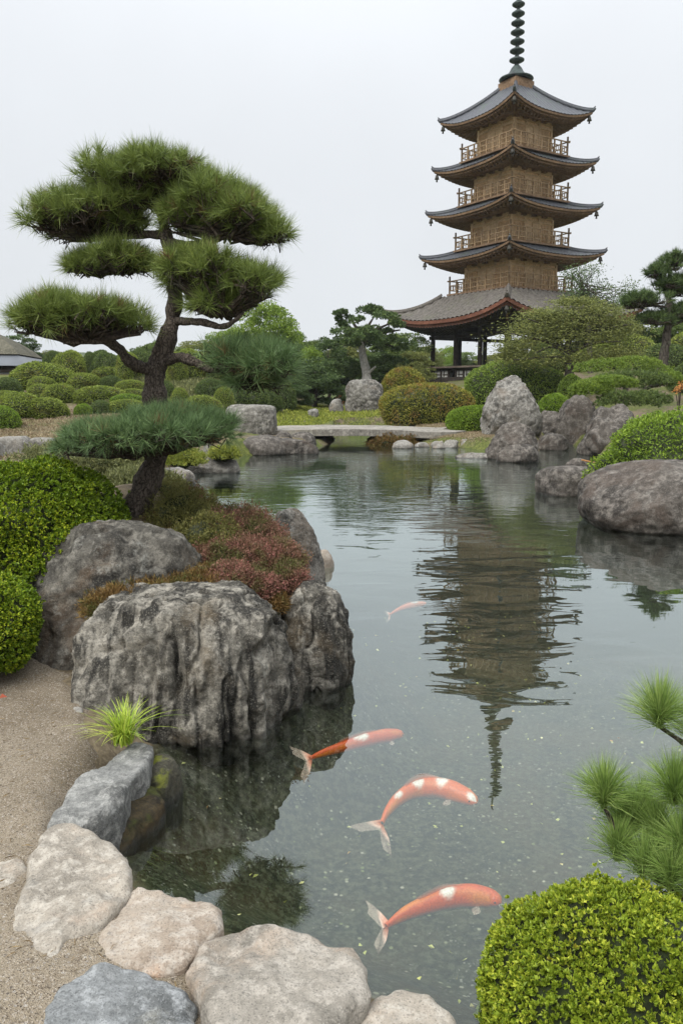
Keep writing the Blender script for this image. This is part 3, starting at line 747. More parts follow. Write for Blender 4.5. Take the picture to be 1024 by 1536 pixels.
def bush_mb(R, n, L, Wd, seed, amt=.08, freq=1.6, zmin=-.35, spread=.7, p=2.0, per=1, depth=.06, core=.93, up=0.0):
    """clipped shrub: leaves (in sprigs of PER) over a solid core standing for twigs, dark so gaps look shaded"""
    rng = np.random.default_rng(seed); R = np.array(R, float)
    U = dirs(n, rng, zmin)
    e = (np.abs(U) ** p).sum(1) ** (-1 / p)
    f = lumpf(U, R, amt, freq, seed) * (1 - depth * rng.random(n) ** 1.5)
    Pt = U * R * (e * f)[:, None]
    N = unit(U / R)
    if per > 1:
        st = rng.random(n) < .035
        Pt = Pt + N * (st * rng.uniform(.02, .075, n) * R.mean())[:, None]
        Pt = np.repeat(Pt, per, 0); N = np.repeat(unit(N + .35 * rng.normal(size=N.shape)), per, 0)
    V, Q = leaves(Pt, N, L, Wd, rng, spread, up=up)
    mb = MB().add(V, Q, 0)
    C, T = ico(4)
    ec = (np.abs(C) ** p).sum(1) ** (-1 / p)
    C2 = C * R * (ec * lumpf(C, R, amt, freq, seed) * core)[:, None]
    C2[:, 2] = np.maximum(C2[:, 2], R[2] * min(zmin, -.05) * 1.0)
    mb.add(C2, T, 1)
    return mb
def bush(name, c, R, n, L, Wd, mat, seed, label, cat='shrub', group=None, rz=0.0, **kw):
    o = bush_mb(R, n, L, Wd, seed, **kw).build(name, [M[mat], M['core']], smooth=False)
    o.location = tuple(c); o.rotation_euler = (0, 0, rz)
    return tag(o, label, cat, group)
def bush_px(name, x0, x1, yt, yb, mat, seed, label, n=7000, leaf_px=2.6, Y=None, depth=1.0, zc=.35, **kw):
    xc = (x0 + x1) / 2
    if Y is None:
        f = hit(xc, yb); Y = f[1]
    zg = gz(PD(xc, yb, Y)[0], Y)
    w = (x1 - x0) * mpp(Y, zg + .5)
    Yc = Y + w * .35 * depth
    w = (x1 - x0) * mpp(Yc, zg + .5)
    top = PD(xc, yt, Yc)[2]; bot = min(PD(xc, yb, Y)[2], top - .2)
    H = top - bot
    cz = bot + H * zc
    L = leaf_px * mpp(Yc)
    X = PD(xc, (yt + yb) / 2, Yc)[0]
    return bush(name, (X, Yc, cz), (w / 2, w / 2 * depth, top - cz), n, L, L * .55, mat, seed, label, zmin=-zc / (1 - zc) , **kw)

# near shrubs
c = PD(905, 1500, 2.25)
bush('box_shrub', (c[0] + .02, 2.20, .04), (.43, .44, .40), 12500, .0155, .0088, 'box_yellow', 301, 'bright yellow-green clipped box ball at the near right corner', per=9, spread=.75, amt=.13, freq=2.4, zmin=-.5, depth=.12, core=.90, up=.3)
c = PD(40, 780, 5.7)
bush('box_shrub', (c[0] - .05, 5.85, .72), (.73, .72, .74), 15000, .024, .0145, 'box_bright', 302, 'large clipped glossy-leaved shrub behind the dark rounded boulder', per=8, spread=.8, amt=.10, freq=2.2, zmin=-.6, depth=.10, core=.88, up=.2, p=2.3)
c = PD(-30, 915, 4.7)
bush('box_shrub', (c[0] - .04, 4.75, .56), (.37, .38, .33), 5000, .021, .013, 'box_bright', 303, 'small round clipped shrub by the path, cut off by the left edge', per=8, spread=.8, amt=.07, freq=2.2, zmin=-.75, depth=.10, core=.88, up=.2)

# heath on the pine's island: one mound, green behind and red in front, and rusty turf on the rocks
def mound(name, blobs, n, L, Wd, mat, seed, label, cat, per=5, spread=.9, up=.4):
    rng = np.random.default_rng(seed); mb = MB()
    for (c, R, fr) in blobs:
        k = int(n * fr); R = np.array(R); U = dirs(k, rng, -.3)
        f = lumpf(U, R, .24, 2.8, seed) * (1 - .25 * rng.random(k) ** 1.3 + .16 * rng.random(k) ** 6)
        Pt = np.repeat(U * R * f[:, None] + np.array(c), per, 0); N = np.repeat(unit(U / R), per, 0)
        Pt = Pt + rng.normal(size=Pt.shape) * .012
        V, Q = leaves(Pt, N, L, Wd, rng, spread, up=up); mb.add(V, Q, 0)
        C, T = ico(3); mb.add(C * R * lumpf(C, R, .24, 2.8, seed)[:, None] * .80 + np.array(c), T, 1)
    return tag(mb.build(name, [M[mat], M['core']], smooth=False), label, cat)
def at(px, py, Y, dz=0.0): q = PD(px, py, Y); return (q[0], q[1], q[2] + dz)
mound('heath', [(at(285,795,6.35), (.36,.36,.30), .5), (at(318,825,5.9), (.30,.30,.24), .4), (at(255,770,6.75), (.26,.3,.26), .25), (at(275,835,5.85),(.2,.2,.18),.2)], 8000, .023, .008, 'heath', 311, 'olive green heath clump right beside the pine trunk on the island', 'heath')
mound('heath', [(at(355,815,6.15), (.34,.38,.27), .5), (at(400,848,5.75), (.26,.30,.19), .4), (at(345,848,5.65), (.27,.27,.19), .35), (at(432,872,5.5),(.12,.18,.13),.15), (at(345,872,5.3),(.20,.24,.12),.25), (at(388,884,5.3),(.14,.17,.11),.2)], 11000, .022, .0075, 'heath_red', 312, 'red-tipped heath spilling over the boulders toward the water', 'heath')
mound('turf', [(at(225,893,5.05), (.30,.30,.09), .5), (at(300,872,5.3), (.26,.28,.09), .4), (at(178,905,5.0),(.18,.25,.1),.25), (at(415,908,5.25),(.06,.1,.07),.1)], 5000, .045, .006, 'turf_rust', 313, 'rusty brown turf in the hollow between the two biggest boulders', 'turf', up=.8)
mound('weeds', [(at(168,712,8.6), (.45,.4,.24), .6), (at(115,690,10.5), (.8,.5,.22), .4), (at(215,735,8.0), (.4,.4,.2), .4)], 3600, .05, .014, 'weed', 314, 'straggling grey-green weeds round the white-topped rock', 'weeds', up=.5)
mound('moss_cushion', [(at(275,690,18.6), (.45,.5,.22), .6), (at(335,682,19.5), (.35,.4,.2), .4), (at(265,683,19.6),(.4,.4,.25),.3)], 2400, .05, .02, 'moss_light', 315, 'yellow-green moss cushion around the pale pointed stone', 'moss')

# yellow-green grass tuft on the kerb stone
def grass_tuft(name, c, n, L, mat, seed, label, wd=.008, lean=1.15):
    rng = np.random.default_rng(seed); mb = MB()
    for k in range(n):
        a = rng.uniform(0, 2*np.pi); l = L * rng.uniform(.55, 1.1); s = rng.uniform(.15, 1.0) * lean
        d = np.array((math.cos(a), math.sin(a), 0)); side = np.array((-d[1], d[0], 0)) * wd * rng.uniform(.7, 1.2)
        b = np.array(c) + np.array((*rng.normal(size=2) * .022, 0))
        pts = [b + d * l * s * (t ** 1.5) + np.array((0, 0, l * (t - .55 * s * t * t))) for t in np.linspace(0, 1, 7)]
        V = []
        for i, q in enumerate(pts):
            w = (1 - (i / 6) ** 1.6) + .04
            V += [q - side * w / 2, q + side * w / 2]
        mb.add(V, [(2*i, 2*i+1, 2*i+3, 2*i+2) for i in range(6)])
    return tag(mb.build(name, [M[mat]], smooth=True), label, 'grass')
c = P(186, 1108, .26)
grass_tuft('grass_tuft', (c[0], c[1], .24), 190, .28, 'grass_tuft', 321, 'yellow-green grass tuft beside the furrowed boulder at the sand edge')
c = P(88, 1000, .2)
grass_tuft('grass_tuft', (c[0], c[1], .21), 36, .09, 'moss_light', 322, 'tiny green tuft in the crevice between the two biggest boulders', .005)
c = P(268, 1462, .2)
grass_tuft('grass_tuft', (c[0], c[1], .20), 80, .045, 'moss_light', 323, 'low green weed in the gap between the tan and grey slabs', .008)

# ------------------------------------------------------------------ pines
def pad_mb(lobes, ntuft, nl, L, Wd, seed, root=None, dry=.05, flat=.55, zmin=-.28, twigs=True, split=True):
    """a cloud-pruned pad: needle tufts over lobes, twigs from the branch to the tufts"""
    rng = np.random.default_rng(seed); mb = MB()
    sub_ = [] if split else list(lobes)
    for c, R in (lobes if split else []):
        c = np.array(c); R = np.array(R)
        for u in dirs(7, rng, -.5): sub_.append((c + u * R * rng.uniform(.45, .72), R * np.array((.56, .56, .60)) * rng.uniform(.8, 1.2)))
        sub_.append((c, R * .6))
    lobes = sub_
    areas = np.array([R[0] * R[1] for _, R in lobes]); areas = areas / areas.sum()
    for (c, R), fr in zip(lobes, areas):
        k = max(8, int(ntuft * fr)); R = np.array(R); c = np.array(c)
        U = dirs(k, rng, zmin)
        f = lumpf(U, R, .20, 2.6, seed) * (1 - .35 * rng.random(k) ** 2)
        B = c + U * R * f[:, None]
        A = unit(unit(U / R) * 1.0 + np.array((0, 0, flat)) + .3 * rng.normal(size=(k, 3)))
        Pt = np.repeat(B, nl, 0); Ax = np.repeat(A, nl, 0)
        D = unit(Ax + .62 * rng.normal(size=Ax.shape))
        ln = L * rng.uniform(.6, 1.15, len(Pt)) * np.repeat(rng.uniform(.75, 1.15, k), nl)
        Pt = Pt + Ax * (rng.random(len(Pt)) * .35 * L)[:, None]
        V, T = needles(Pt, D, ln, Wd, rng)
        kd = int(k * dry)
        if kd:
            mb.add(V[kd*nl*3:], T[:(k-kd)*nl], 0); mb.add(V[:kd*nl*3], T[:kd*nl], 2)
        else: mb.add(V, T, 0)
        if twigs:
            r0 = np.array(root) if root is not None else c - np.array((0, 0, R[2] * .7))
            hub = [c * (1 - s) + r0 * s + rng.normal(size=3) * R * .35 * np.array((1, 1, .25)) - np.array((0, 0, R[2]*.45)) for s in rng.uniform(0, .55, 10)]
            for h in hub: mb.tube([r0, (r0 + h) / 2 - np.array((0, 0, R[2]*.12)) + rng.normal(size=3)*.02, h], [L*.12, L*.09, L*.06], 5, 1, False)
            for q in rng.choice(k, min(k, 90), replace=False):
                h = hub[int(np.argmin([np.linalg.norm(B[q] - x) for x in hub]))]
                md = (h + B[q]) / 2 + rng.normal(size=3) * L * .25
                mb.tube([h, md, B[q]], [L*.05, L*.04, L*.025], 3, 1, False)
    return mb
root = empty('pine_tree', (PD(195, 786, 6.35)[0], 6.35, .9), 0, 'cloud-pruned pine with leaning trunk and flat needle pads on the boulder island', 'pine tree')
RO = np.array(root.location)
def pl(px, py, Y=6.4): return PD(px, py, Y) - RO
mb = MB().tube([pl(186,800,6.3), pl(205,768,6.32), pl(226,715,6.35), pl(238,670,6.38), pl(236,630,6.4), pl(231,595,6.4), pl(234,562,6.42), pl(246,528,6.44), pl(256,490,6.45), pl(263,455,6.45), pl(262,420,6.45), pl(257,385,6.45), pl(249,350,6.45), pl(240,315,6.45), pl(236,285,6.45)],
               [.165,.122,.106,.097,.088,.086,.084,.077,.069,.059,.052,.046,.040,.032,.022], 22, 0, True, .28, 3, 7)
for a in range(5):
    an = a * 1.25 + .3
    mb.tube([pl(190,785,6.3), pl(190,790,6.3) + np.array((.16*math.cos(an), .16*math.sin(an), -.03)), pl(190,800,6.3) + np.array((.34*math.cos(an), .34*math.sin(an), -.14))], [.08,.055,.02], 8, 0, True, .2, a, 4)
mb.build('trunk', M['bark'], root)
def branch(pts, r, seed):
    MB().tube([pl(*q) for q in pts], r, 11, 0, True, .25, seed, 6).build('branch', M['bark'], root)
branch([(240,553,6.42),(214,552,6.35),(193,540,6.25),(176,522,6.15),(160,512,6.05),(135,512,6.0),(95,514,5.95)], [.06,.05,.045,.040,.034,.026,.012], 1)
branch([(240,545,6.42),(262,536,6.4),(285,540,6.3),(312,552,6.25),(350,558,6.2),(390,560,6.15)], [.052,.042,.036,.034,.024,.012], 2)
branch([(262,482,6.45),(280,482,6.3),(305,484,6.2),(332,490,6.15),(348,484,6.1),(366,468,6.1)], [.034,.03,.027,.022,.018,.010], 3)
branch([(252,362,6.45),(275,368,6.35),(302,366,6.25),(330,356,6.2),(362,352,6.15),(392,362,6.15)], [.042,.036,.032,.026,.020,.010], 4)
branch([(248,352,6.45),(225,352,6.5),(196,353,6.55),(160,357,6.6),(110,360,6.6),(80,350,6.6)], [.040,.032,.028,.022,.016,.008], 5)
branch([(242,322,6.45),(226,300,6.4),(205,280,6.35),(175,275,6.3)], [.03,.026,.02,.012], 6)
branch([(240,310,6.45),(255,285,6.5),(280,270,6.55)], [.026,.02,.012], 7)
branch([(260,405,6.45),(235,398,6.5),(200,402,6.5),(165,408,6.5),(140,404,6.5)], [.03,.024,.018,.014,.008], 8)
branch([(238,672,6.38),(205,678,6.25),(170,682,6.15),(130,680,6.05)], [.05,.034,.026,.014], 9)
branch([(236,655,6.38),(270,658,6.2),(310,656,6.1)], [.04,.03,.014], 10)
def lobe(x, y, rx, ry, Y=6.4, dr=1.0):
    k = mpp(Y, 3.0); return (pl(x, y, Y), (rx * k, rx * k * dr, ry * k))
PW = .0042
def pad(lobes, ntuft, seed, rootpx, mat='pine', L=.135, nl=34):
    pad_mb([lobe(*l) for l in lobes], ntuft, nl, L, PW, seed, pl(*rootpx)).build('needle_pad', [M[mat], M['twig'], M['pine_dry']], root, smooth=False)
pad([(215,280.0,66,34,6.45,1.1),(160,276.0,42,28,6.4,1.0),(270,286.0,60,30,6.5,1.0),(230,262.0,62,24,6.3),(300,300.0,36,28,6.4),(185,305.0,40,22,6.35)], 1050, 401, (236,290,6.45))
pad([(110,330.0,60,32,6.6,1.0),(158,322.0,52,30,6.5),(85,348.0,34,24,6.6),(195,343.0,28,16,6.5)], 587, 402, (150,350,6.6))
pad([(318,322.0,64,36,6.25,1.0),(375,340.0,56,32,6.2,1.0),(280,337.0,36,22,6.3),(412,357.0,28,20,6.2),(345,312.0,40,18,6.3)], 800, 403, (340,352,6.2))
pad([(165,394.0,54,26,6.5,.9),(205,402.0,34,16,6.5),(125,406.0,24,14,6.5)], 375, 404, (175,402,6.5))
pad([(300,416.0,56,32,6.2,1.0),(360,430.0,56,34,6.15,1.0),(265,413.0,28,18,6.2),(398,440.0,24,22,6.15),(330,458.0,50,20,6.3)], 775, 405, (335,470,6.15))
pad([(88,482.0,54,27,6.0,1.0),(146,486.0,58,28,6.1,1.0),(194,488.0,30,22,6.15),(48,490.0,24,20,5.95),(110,478.0,60,16,6.1)], 775, 406, (135,508,6.0))
pad([(356.0,548.0,48,28,6.2,1.0),(411.0,553.0,46,28,6.15,1.0),(351.0,543.0,22,16,6.3),(386.0,573.0,40,24,6.2)], 650, 407, (350,556,6.2), 'pine_blue')
pad([(176.0,660.0,77.0,24,6.05,1.0),(246.0,642.0,88.0,22,6.0,1.0),(316.0,654.0,52.800000000000004,22,6.05,.9),(121.0,672.0,39.6,20,6.0),(221.0,662.0,99.00000000000001,22,5.85,.7),(291.0,650.0,66.0,20,6.3)], 1312, 408, (220,678,6.1), 'pine_blue', .125)

# young pine at the near right: long-needled candles on a dark branch
root = empty('young_pine', (1.25, 2.55, .1), 0, 'young pine with long upright needle candles over the water above the box ball', 'pine')
RO = np.array(root.location)
rng = np.random.default_rng(77)
tips = [(988,1075,2.75,.19,520), (905,1195,2.65,.17,520), (1010,1190,2.6,.18,520), (1050,1105,2.7,.19,380), (948,1235,2.72,.17,380), (925,1275,2.6,.15,360), (985,1250,2.65,.18,420), (965,1300,2.52,.15,320), (1022,1270,2.5,.17,400), (930,1230,2.75,.15,320), (1050,1225,2.6,.19,380), (1005,1315,2.45,.15,320), (960,1210,2.8,.15,320), (1040,1320,2.45,.16,320), (985,1290,2.6,.15,320)]
mb = MB().tube([np.array((.18,-.05,-.25)), pl(1085,1400,2.5), pl(1010,1335,2.5), pl(965,1302,2.52), pl(940,1272,2.58)], [.026,.022,.017,.014,.008], 10, 0, True, .3, 4, 6)
mb.tube([pl(1085,1400,2.5), pl(1120,1280,2.6), pl(1090,1170,2.7), pl(1040,1125,2.73)], [.02,.017,.013,.009], 9, 0, True, .3, 5, 6)
mb.build('trunk', M['bark'], root)
forks = [pl(1010,1335,2.5), pl(965,1302,2.52), pl(985,1318,2.51), pl(1050,1368,2.5), pl(940,1272,2.58), pl(1105,1225,2.65), pl(1035,1122,2.73)]
mbn = MB(); mbb = MB()
for (x, y, Y, L, n) in tips:
    tip = pl(x, y, Y); f = forks[int(np.argmin([np.linalg.norm(tip - q) for q in forks]))]
    mbb.tube([f, (f + tip) / 2 + np.array((.0, .02, -.02)), tip - np.array((0, 0, .03)), tip + np.array((0, 0, .02))], [.009, .008, .007, .003], 7, 0, True, .3, n, 4)
    n = int(n * 1.9)
    base = tip + np.array((0, 0, -.045)) + np.stack([rng.normal(size=n)*.004, rng.normal(size=n)*.004, rng.random(n)*.07], 1)
    h = rng.random(n)
    el = np.radians(8 + 78 * h ** .8); az = rng.uniform(0, 2*np.pi, n)
    D0 = np.stack([np.cos(el)*np.cos(az), np.cos(el)*np.sin(az), np.sin(el)], 1)
    l = L * rng.uniform(.7, 1.05, n); S = unit(np.cross(D0, rng.normal(size=(n,3)))) * .0017
    droop = np.array((0, 0, -1.0)) * (l * .10 * (1 - h))[:, None]
    m1 = base + D0 * (l*.5)[:, None]; e = base + D0 * l[:, None] + droop
    V = np.stack([base - S/2, base + S/2, m1 + S/2, m1 - S/2, e], 1).reshape(-1, 3)
    k = np.arange(n)[:, None] * 5
    mbn.add(V, k + np.array((0,1,2,3))); mbn.f.append((np.arange(n)[:, None]*5 + np.array((3,2,4)) + mbn.n - len(V), 0))
mbb.build('branch', M['bark'], root); mbn.build('needles', M['candle'], root, smooth=False)

# background pine on the right, cloud shrub
k = gz(PD(995,545,33)[0], 33)
root = empty('pine_tree', (PD(995,545,33)[0], 33, k), 0, 'dark crooked pine with clumped needles on the slope at the far right', 'pine tree')
RO = np.array(root.location)
MB().tube([pl(992,560,33), pl(995,535,33), pl(1000,500,33), pl(1003,460,33), pl(1001,430,33), pl(1006,405,33)], [.22,.17,.15,.13,.10,.05], 10, 0, True, .3, 9, 5).tube([pl(1003,462,33), pl(980,458,32.8), pl(955,462,32.6)], [.07,.05,.03], 6).tube([pl(1002,440,33), pl(985,420,33), pl(975,412,33)], [.06,.04,.03], 6).tube([pl(1003,490,33), pl(1030,478,33), pl(1050,470,33)], [.07,.05,.03], 6).build('trunk', M['bark_far'], root)
for q, (ls, nt_) in enumerate([([(1012,398,22,12,33),(1020,425,22,12,33)], 200), ([(986,410,15,8,33)], 80), ([(998,428,18,8,33),(1010,440,16,9,33)], 110), ([(968,454,30,11,32.6),(945,458,12,8,32.6)], 170), ([(1030,470,34,12,33)], 170), ([(985,480,30,9,33)],140)]):
    pad_mb([lobe(*l) for l in ls], nt_, 26, .30, .03, 420 + q, None, .02).build('needle_pad', [M['tree_dark'], M['twig'], M['pine_dry']], root, smooth=False)
root = empty('cloud_shrub', (*PD(940,620,27)[:2], .5), 0, 'broad dark green cloud-pruned pine shrub in layered pads over the rocks', 'shrub')
RO = np.array(root.location)
MB().tube([pl(930,640,27.6), pl(935,600,27.8), pl(940,570,28)], [.14,.11,.06], 8, 0, True, .3, 9, 4).tube([pl(935,605,27.8), pl(900,585,27.5), pl(880,580,27.4)], [.09,.06,.04], 6).tube([pl(936,600,27.8), pl(975,580,28), pl(1000,575,28)], [.09,.06,.04], 6).build('trunk', M['bark_far'], root)
for q, ls in enumerate([[(905,552,42,12,29.4),(950,546,44,10,29.8),(985,558,26,11,29.6)], [(948,570,50,13,28.0),(985,577,26,12,28.2)], [(886,586,30,14,26.9)], [(915,576,36,11,27.2)], [(942,603,50,15,26.2,.8),(975,600,28,13,26.4)], [(1000,572,24,13,28.6)]]):
    pad_mb([lobe(*l) for l in ls], 1100, 16, .095, .022, 440 + q, None, .0, .5, -.35, False, False).build('foliage_pad', [M['topiary_dark' if q in (1,4) else 'azalea_green'], M['twig'], M['pine_dry']], root, smooth=False)

# clipped shrubs round the pond
bush_px('azalea', 572, 640, 552, 606, 'azalea_olive', 331, 'round olive-brown clipped azalea before the pavilion railing', 9000, 3.0, spread=.9, amt=.05)
bush_px('azalea', 570, 712, 576, 636, 'azalea_olive', 332, 'broad rust-tinged clipped azalea beside the end of the bridge', 16000, 3.0, depth=.7, p=2.4, spread=.9, amt=.07)
bush_px('azalea', 700, 850, 540, 612, 'azalea_green', 333, 'large green clipped hedge mound behind the tall peak rock', 16000, 3.0, depth=.7, p=2.3, spread=.9, amt=.09)
bush_px('azalea', 674, 772, 609, 647, 'azalea_bright', 334, 'low bright green shrub in front of the tall peak rock', 12000, 3.2, depth=.7, p=2.4, spread=.9, amt=.07, up=.5)
bush_px('azalea', 806, 856, 592, 634, 'azalea_bright', 335, 'small bright green dome beside the egg-shaped rock', 6000, 3.0, spread=.9, amt=.05, up=.5)
bush_px('azalea', 838, 876, 562, 606, 'azalea_green', 336, 'small dull green bush left of the cloud-pruned shrub', 5000, 3.0, spread=.9)
bush_px('azalea', 700, 760, 556, 590, 'azalea_olive', 337, 'olive bush between the broad azalea and the large hedge mound', 5000, 3.0, spread=.9)
c = at(1040, 665, 14.6)
o = bush('flowering_shrub', (c[0], 14.6, .35), (1.72, 1.3, 1.33), 26000, .060, .028, 'azalea_bright', 338, 'large mounded light green shrub above the huge brown boulder', amt=.12, freq=2.6, zmin=-.2, spread=.95, p=2.1, depth=.12, up=.3)
root = empty('orange_plant', at(1018, 605, 16.5), 0, 'plant with small orange flowers behind the mounded shrub at the right edge', 'flowering plant')
mb = MB(); mf = MB(); rng = np.random.default_rng(5)
for q in range(5):
    e = np.array((rng.normal()*.09, rng.normal()*.08, .22 + rng.random()*.18)); mb.tube([(0,0,-.6), e*.5+np.array((0,0,-.1)), e], [.012,.01,.006], 5)
    V, Q = leaves(np.repeat(e[None], 26, 0) + rng.normal(size=(26,3))*.03, dirs(26, rng), .045, .025, rng); mf.add(V, Q)
mb.build('stem', M['twig'], root); mf.build('blossom', M['flower_orange'], root, smooth=False)
MB().tube([PD(872,690,19.5), PD(892,694,18), PD(914,698,16.5)], [.018,.016,.01], 6).build('fallen_twig', M['flower_orange'])
tag(COL.objects['fallen_twig'], 'thin orange twig lying from the small pale rock to the shrub', 'twig')
# ------------------------------------------------------------------ topiary garden on the left slope
TOP = {}
for q, (matn, amt, p) in enumerate([('topiary', .05, 2.3), ('topiary', .08, 2.1), ('topiary_dark', .07, 2.2), ('azalea_bright', .06, 2.1)]):
    o = bush_mb((1, 1, 1), 6500, .085, .05, 500 + q, zmin=-.45, amt=amt, p=p, spread=.9).build('clipped_shrub', [M[matn], M['core']], smooth=False)
    TOP[q] = [o, False]
def topi(x0, x1, yt, yb, kind, label, group='clipped shrubs on the garden slope'):
    f = hit((x0 + x1) / 2, yb); w = (x1 - x0) * 1.12 * mpp(f[1], f[2]); Yc = f[1] + w * .3
    w = (x1 - x0) * 1.12 * mpp(Yc, f[2]); top = PD((x0+x1)/2, yt - 3, Yc)[2]; X = PD((x0+x1)/2, yb, Yc)[0]
    H = max(top - f[2], .25); rz = H / 1.38
    src, used = TOP[kind]
    o = src if not used else dup(src)
    TOP[kind][1] = True
    o.location = (X, Yc, f[2] + H - rz); o.scale = (w / 2, w / 2 * .85, rz); o.rotation_euler = (0, 0, (x0 * 1.7) % 6.28)
    tag(o, label, 'shrub', group)
for a in [
 (24,109,548,584,1,'tallest and widest green dome of the topiary slope, beside the thatched house'),
 (44,84,568,588,0,'small dome tucked against the foot of the tallest topiary dome'),
 (44,82,579,597,0,'low dome between the tallest dome and the olive ball below it'),
 (64,116,579,605,0,'olive round ball beside the rust-brown gap in the topiary'),
 (103,152,563,586,0,'dome topping the topiary slope right of the tallest dome'),
 (136,190,554,573,1,'wide low mound highest on the topiary slope'),
 (150,182,567,585,2,'small dark ball under the highest wide mound'),
 (115,184,582,606,0,'long loaf-shaped shrub in the middle of the topiary slope'),
 (176,218,573,589,0,'mound touching the pine trunk, highest of its column'),
 (181,219,586,599,0,'second mound down beside the pine trunk'),
 (167,219,594,609,3,'third mound down beside the pine trunk, brighter green'),
 (160,219,602,620,0,'lowest mound beside the pine trunk, just over the low pad'),
 (136,168,604,622,2,'dark shrub below the long loaf-shaped shrub'),
 (113,138,609,624,3,'small yellow-green ball below the long loaf-shaped shrub'),
 (40,104,601,628,1,'brownish flat dome at the edge of the dry grass'),
 (-6,68,593,630,1,'broad brownish dome left of the brownish flat dome'),
 (-14,30,589,604,0,'dome cut by the left edge above the broad brownish dome'),
 (-20,28,613,644,3,'spiky bright shrub on dry grass at the left edge'),
 (-12,34,570,596,2,'dark hedge at the foot of the thatched house wall'),
 (256,284,586,608,1,'brownish ball just right of the pine trunk'),
 (276,332,597,618,1,'wide olive mound under the right-hand pine bough'),
 (322,350,584,612,0,'upright dull shrub behind the square-cut grey block'),
 (240,262,575,600,2,'dark shrub showing beside the pine trunk, under the bough'),
 (296,340,572,600,2,'dark dome under the right-hand needle pad'),
 (340,400,580,612,2,'dark dome above the square-cut grey block'),
 (376,424,585,614,2,'dark bush right of the square-cut grey block'),
 (232,262,600,622,0,'low mound at the foot of the slope, right of the pine trunk'),
 (400,445,572,612,2,'dark rounded bush at the tree edge beyond the bridge'),
]: topi(*a)
g2 = 'shrubs on the slope behind the pond'
for a in [(790,850,520,560,2,'dark mound behind the hedge, left of the airy tree trunk'),(850,930,520,556,1,'dull mound under the airy tree'),(905,975,505,548,0,'mound on the rise behind the cloud-pruned shrub'),(960,1040,520,560,2,'dark mound at the foot of the crooked pine'),
          (1010,1090,540,590,2,'dark bush at the right edge beside the orange flowers'),(900,960,470,510,1,'pale rounded bush high on the rise right of the pagoda'),(1000,1080,500,540,0,'green mound behind the crooked pine trunk')]: topi(*a, group=g2)
gr_ = 'shrubs along the top of the garden slope'
for q in range(17):
    x_ = 84 + q * 16.5 + 5 * math.sin(q * 2.3); w_ = 17 + 6 * math.sin(q * 1.7)
    topi(x_ - w_, x_ + w_, 531 + 8 * math.sin(q * 3.1), 570 + 5 * math.sin(q * 1.3), [2, 1, 0, 2, 2][q % 5], 'loose shrub in the row along the top of the garden slope', gr_)
# dry grass and moss patches: ground cover nobody could count
rng = np.random.default_rng(8)
def cover(name, poly, n, L, Wd, mat, label, up=1.2):
    pts = np.array([hit(x, y)[:2] for x, y in poly]); lo, hi = pts.min(0), pts.max(0)
    q = rng.uniform(lo, hi, (n * 3, 2)); q = q[poly_sd(q[:,0], q[:,1], pts) < 0][:n]
    q = q[pond_sd(q[:,0], q[:,1]) > .05]
    Pt = np.c_[q, ground_z(q[:,0], q[:,1]) - .01]
    V, Q = leaves(Pt, np.repeat([[0,0,1.0]], len(Pt), 0), L, Wd, rng, .6)
    o = MB().add(V, Q).build(name, [M[mat]], smooth=False); o['label'] = label; o['kind'] = 'stuff'; o['category'] = 'grass'
m_dry = leaf_mat('grass_dry', (.12, .085, .05), (.20, .155, .095), (.27, .23, .15), .8, .8, .1, (.09, .10, .03), .6, .52, .65); M['grass_dry'] = m_dry
cover('dry_grass', [(-120,615),(60,622),(130,612),(300,618),(345,640),(330,668),(100,690),(-150,690)], 42000, .10, .03, 'grass_dry', 'dry brownish grass below the topiary slope')
cover('ground_cover', [(70,572),(200,568),(360,570),(420,600),(330,616),(200,614),(110,606),(60,598)], 30000, .22, .09, 'weed', 'low grey-green ground cover between the clipped shrubs of the slope')
cover('grass', [(415,620),(470,608),(560,612),(580,628),(500,634),(410,640)], 9000, .14, .05, 'moss_light', 'yellow-green moss and short grass beyond the stone bridge')
cover('bank_grass', [(560,648),(640,634),(740,640),(740,668),(640,664),(560,662)], 16000, .07, .025, 'grass_dry', 'dry brown growth on the bank right of the bridge')
mound('moss_mound', [((*PD(590,656,29.9)[:2], .0), (.95,.6,.36), 1.0)], 2600, .07, .025, 'turf_rust', 345, 'reddish brown mossy mound under the right end of the bridge', 'mound', up=.6)

# ------------------------------------------------------------------ stone bridge
br = empty('stone_bridge', (*PD(505,655,30)[:2], 0), 0, 'low flat stone slab bridge across the far end of the pond', 'bridge')
B0 = np.array(br.location)
mb = MB(); nx, ny = 40, 10
k = mpp(30)
xs = np.linspace(-122 * k, 185 * k, nx); ys = np.linspace(-.25, 3.6, ny)
def btop(x): return .44 + .12 * np.cos(np.clip(x / (150 * k), -1, 1) * 1.4)
top = np.array([[(x + (.35*math.sin(y*2.1) if abs(x)>2.6 else 0), y, btop(x)) for y in ys] for x in xs]); bot = top - np.array((0, 0, .24))
n1 = fbm(top.reshape(-1,3)*1.5, 3, 4).reshape(nx, ny); top[..., 2] += n1 * .012; top[..., 1] += fbm(top.reshape(-1,3)*.9, 2, 6).reshape(nx, ny) * .04; bot[..., 1] = top[..., 1]
i, j = np.meshgrid(np.arange(nx-1), np.arange(ny-1), indexing='ij')
Q = np.stack([i*ny+j, (i+1)*ny+j, (i+1)*ny+j+1, i*ny+j+1], -1).reshape(-1, 4)
mb.add(top.reshape(-1,3), Q).add(bot.reshape(-1,3), Q[:, ::-1])
def strip(a, b): 
    n = len(a); mb.add(np.vstack([a, b]), [(q, n+q, n+q+1, q+1) for q in range(n-1)])
strip(top[:,0], bot[:,0]); strip(bot[:,-1], top[:,-1]); strip(bot[0], top[0]); strip(top[-1], bot[-1])
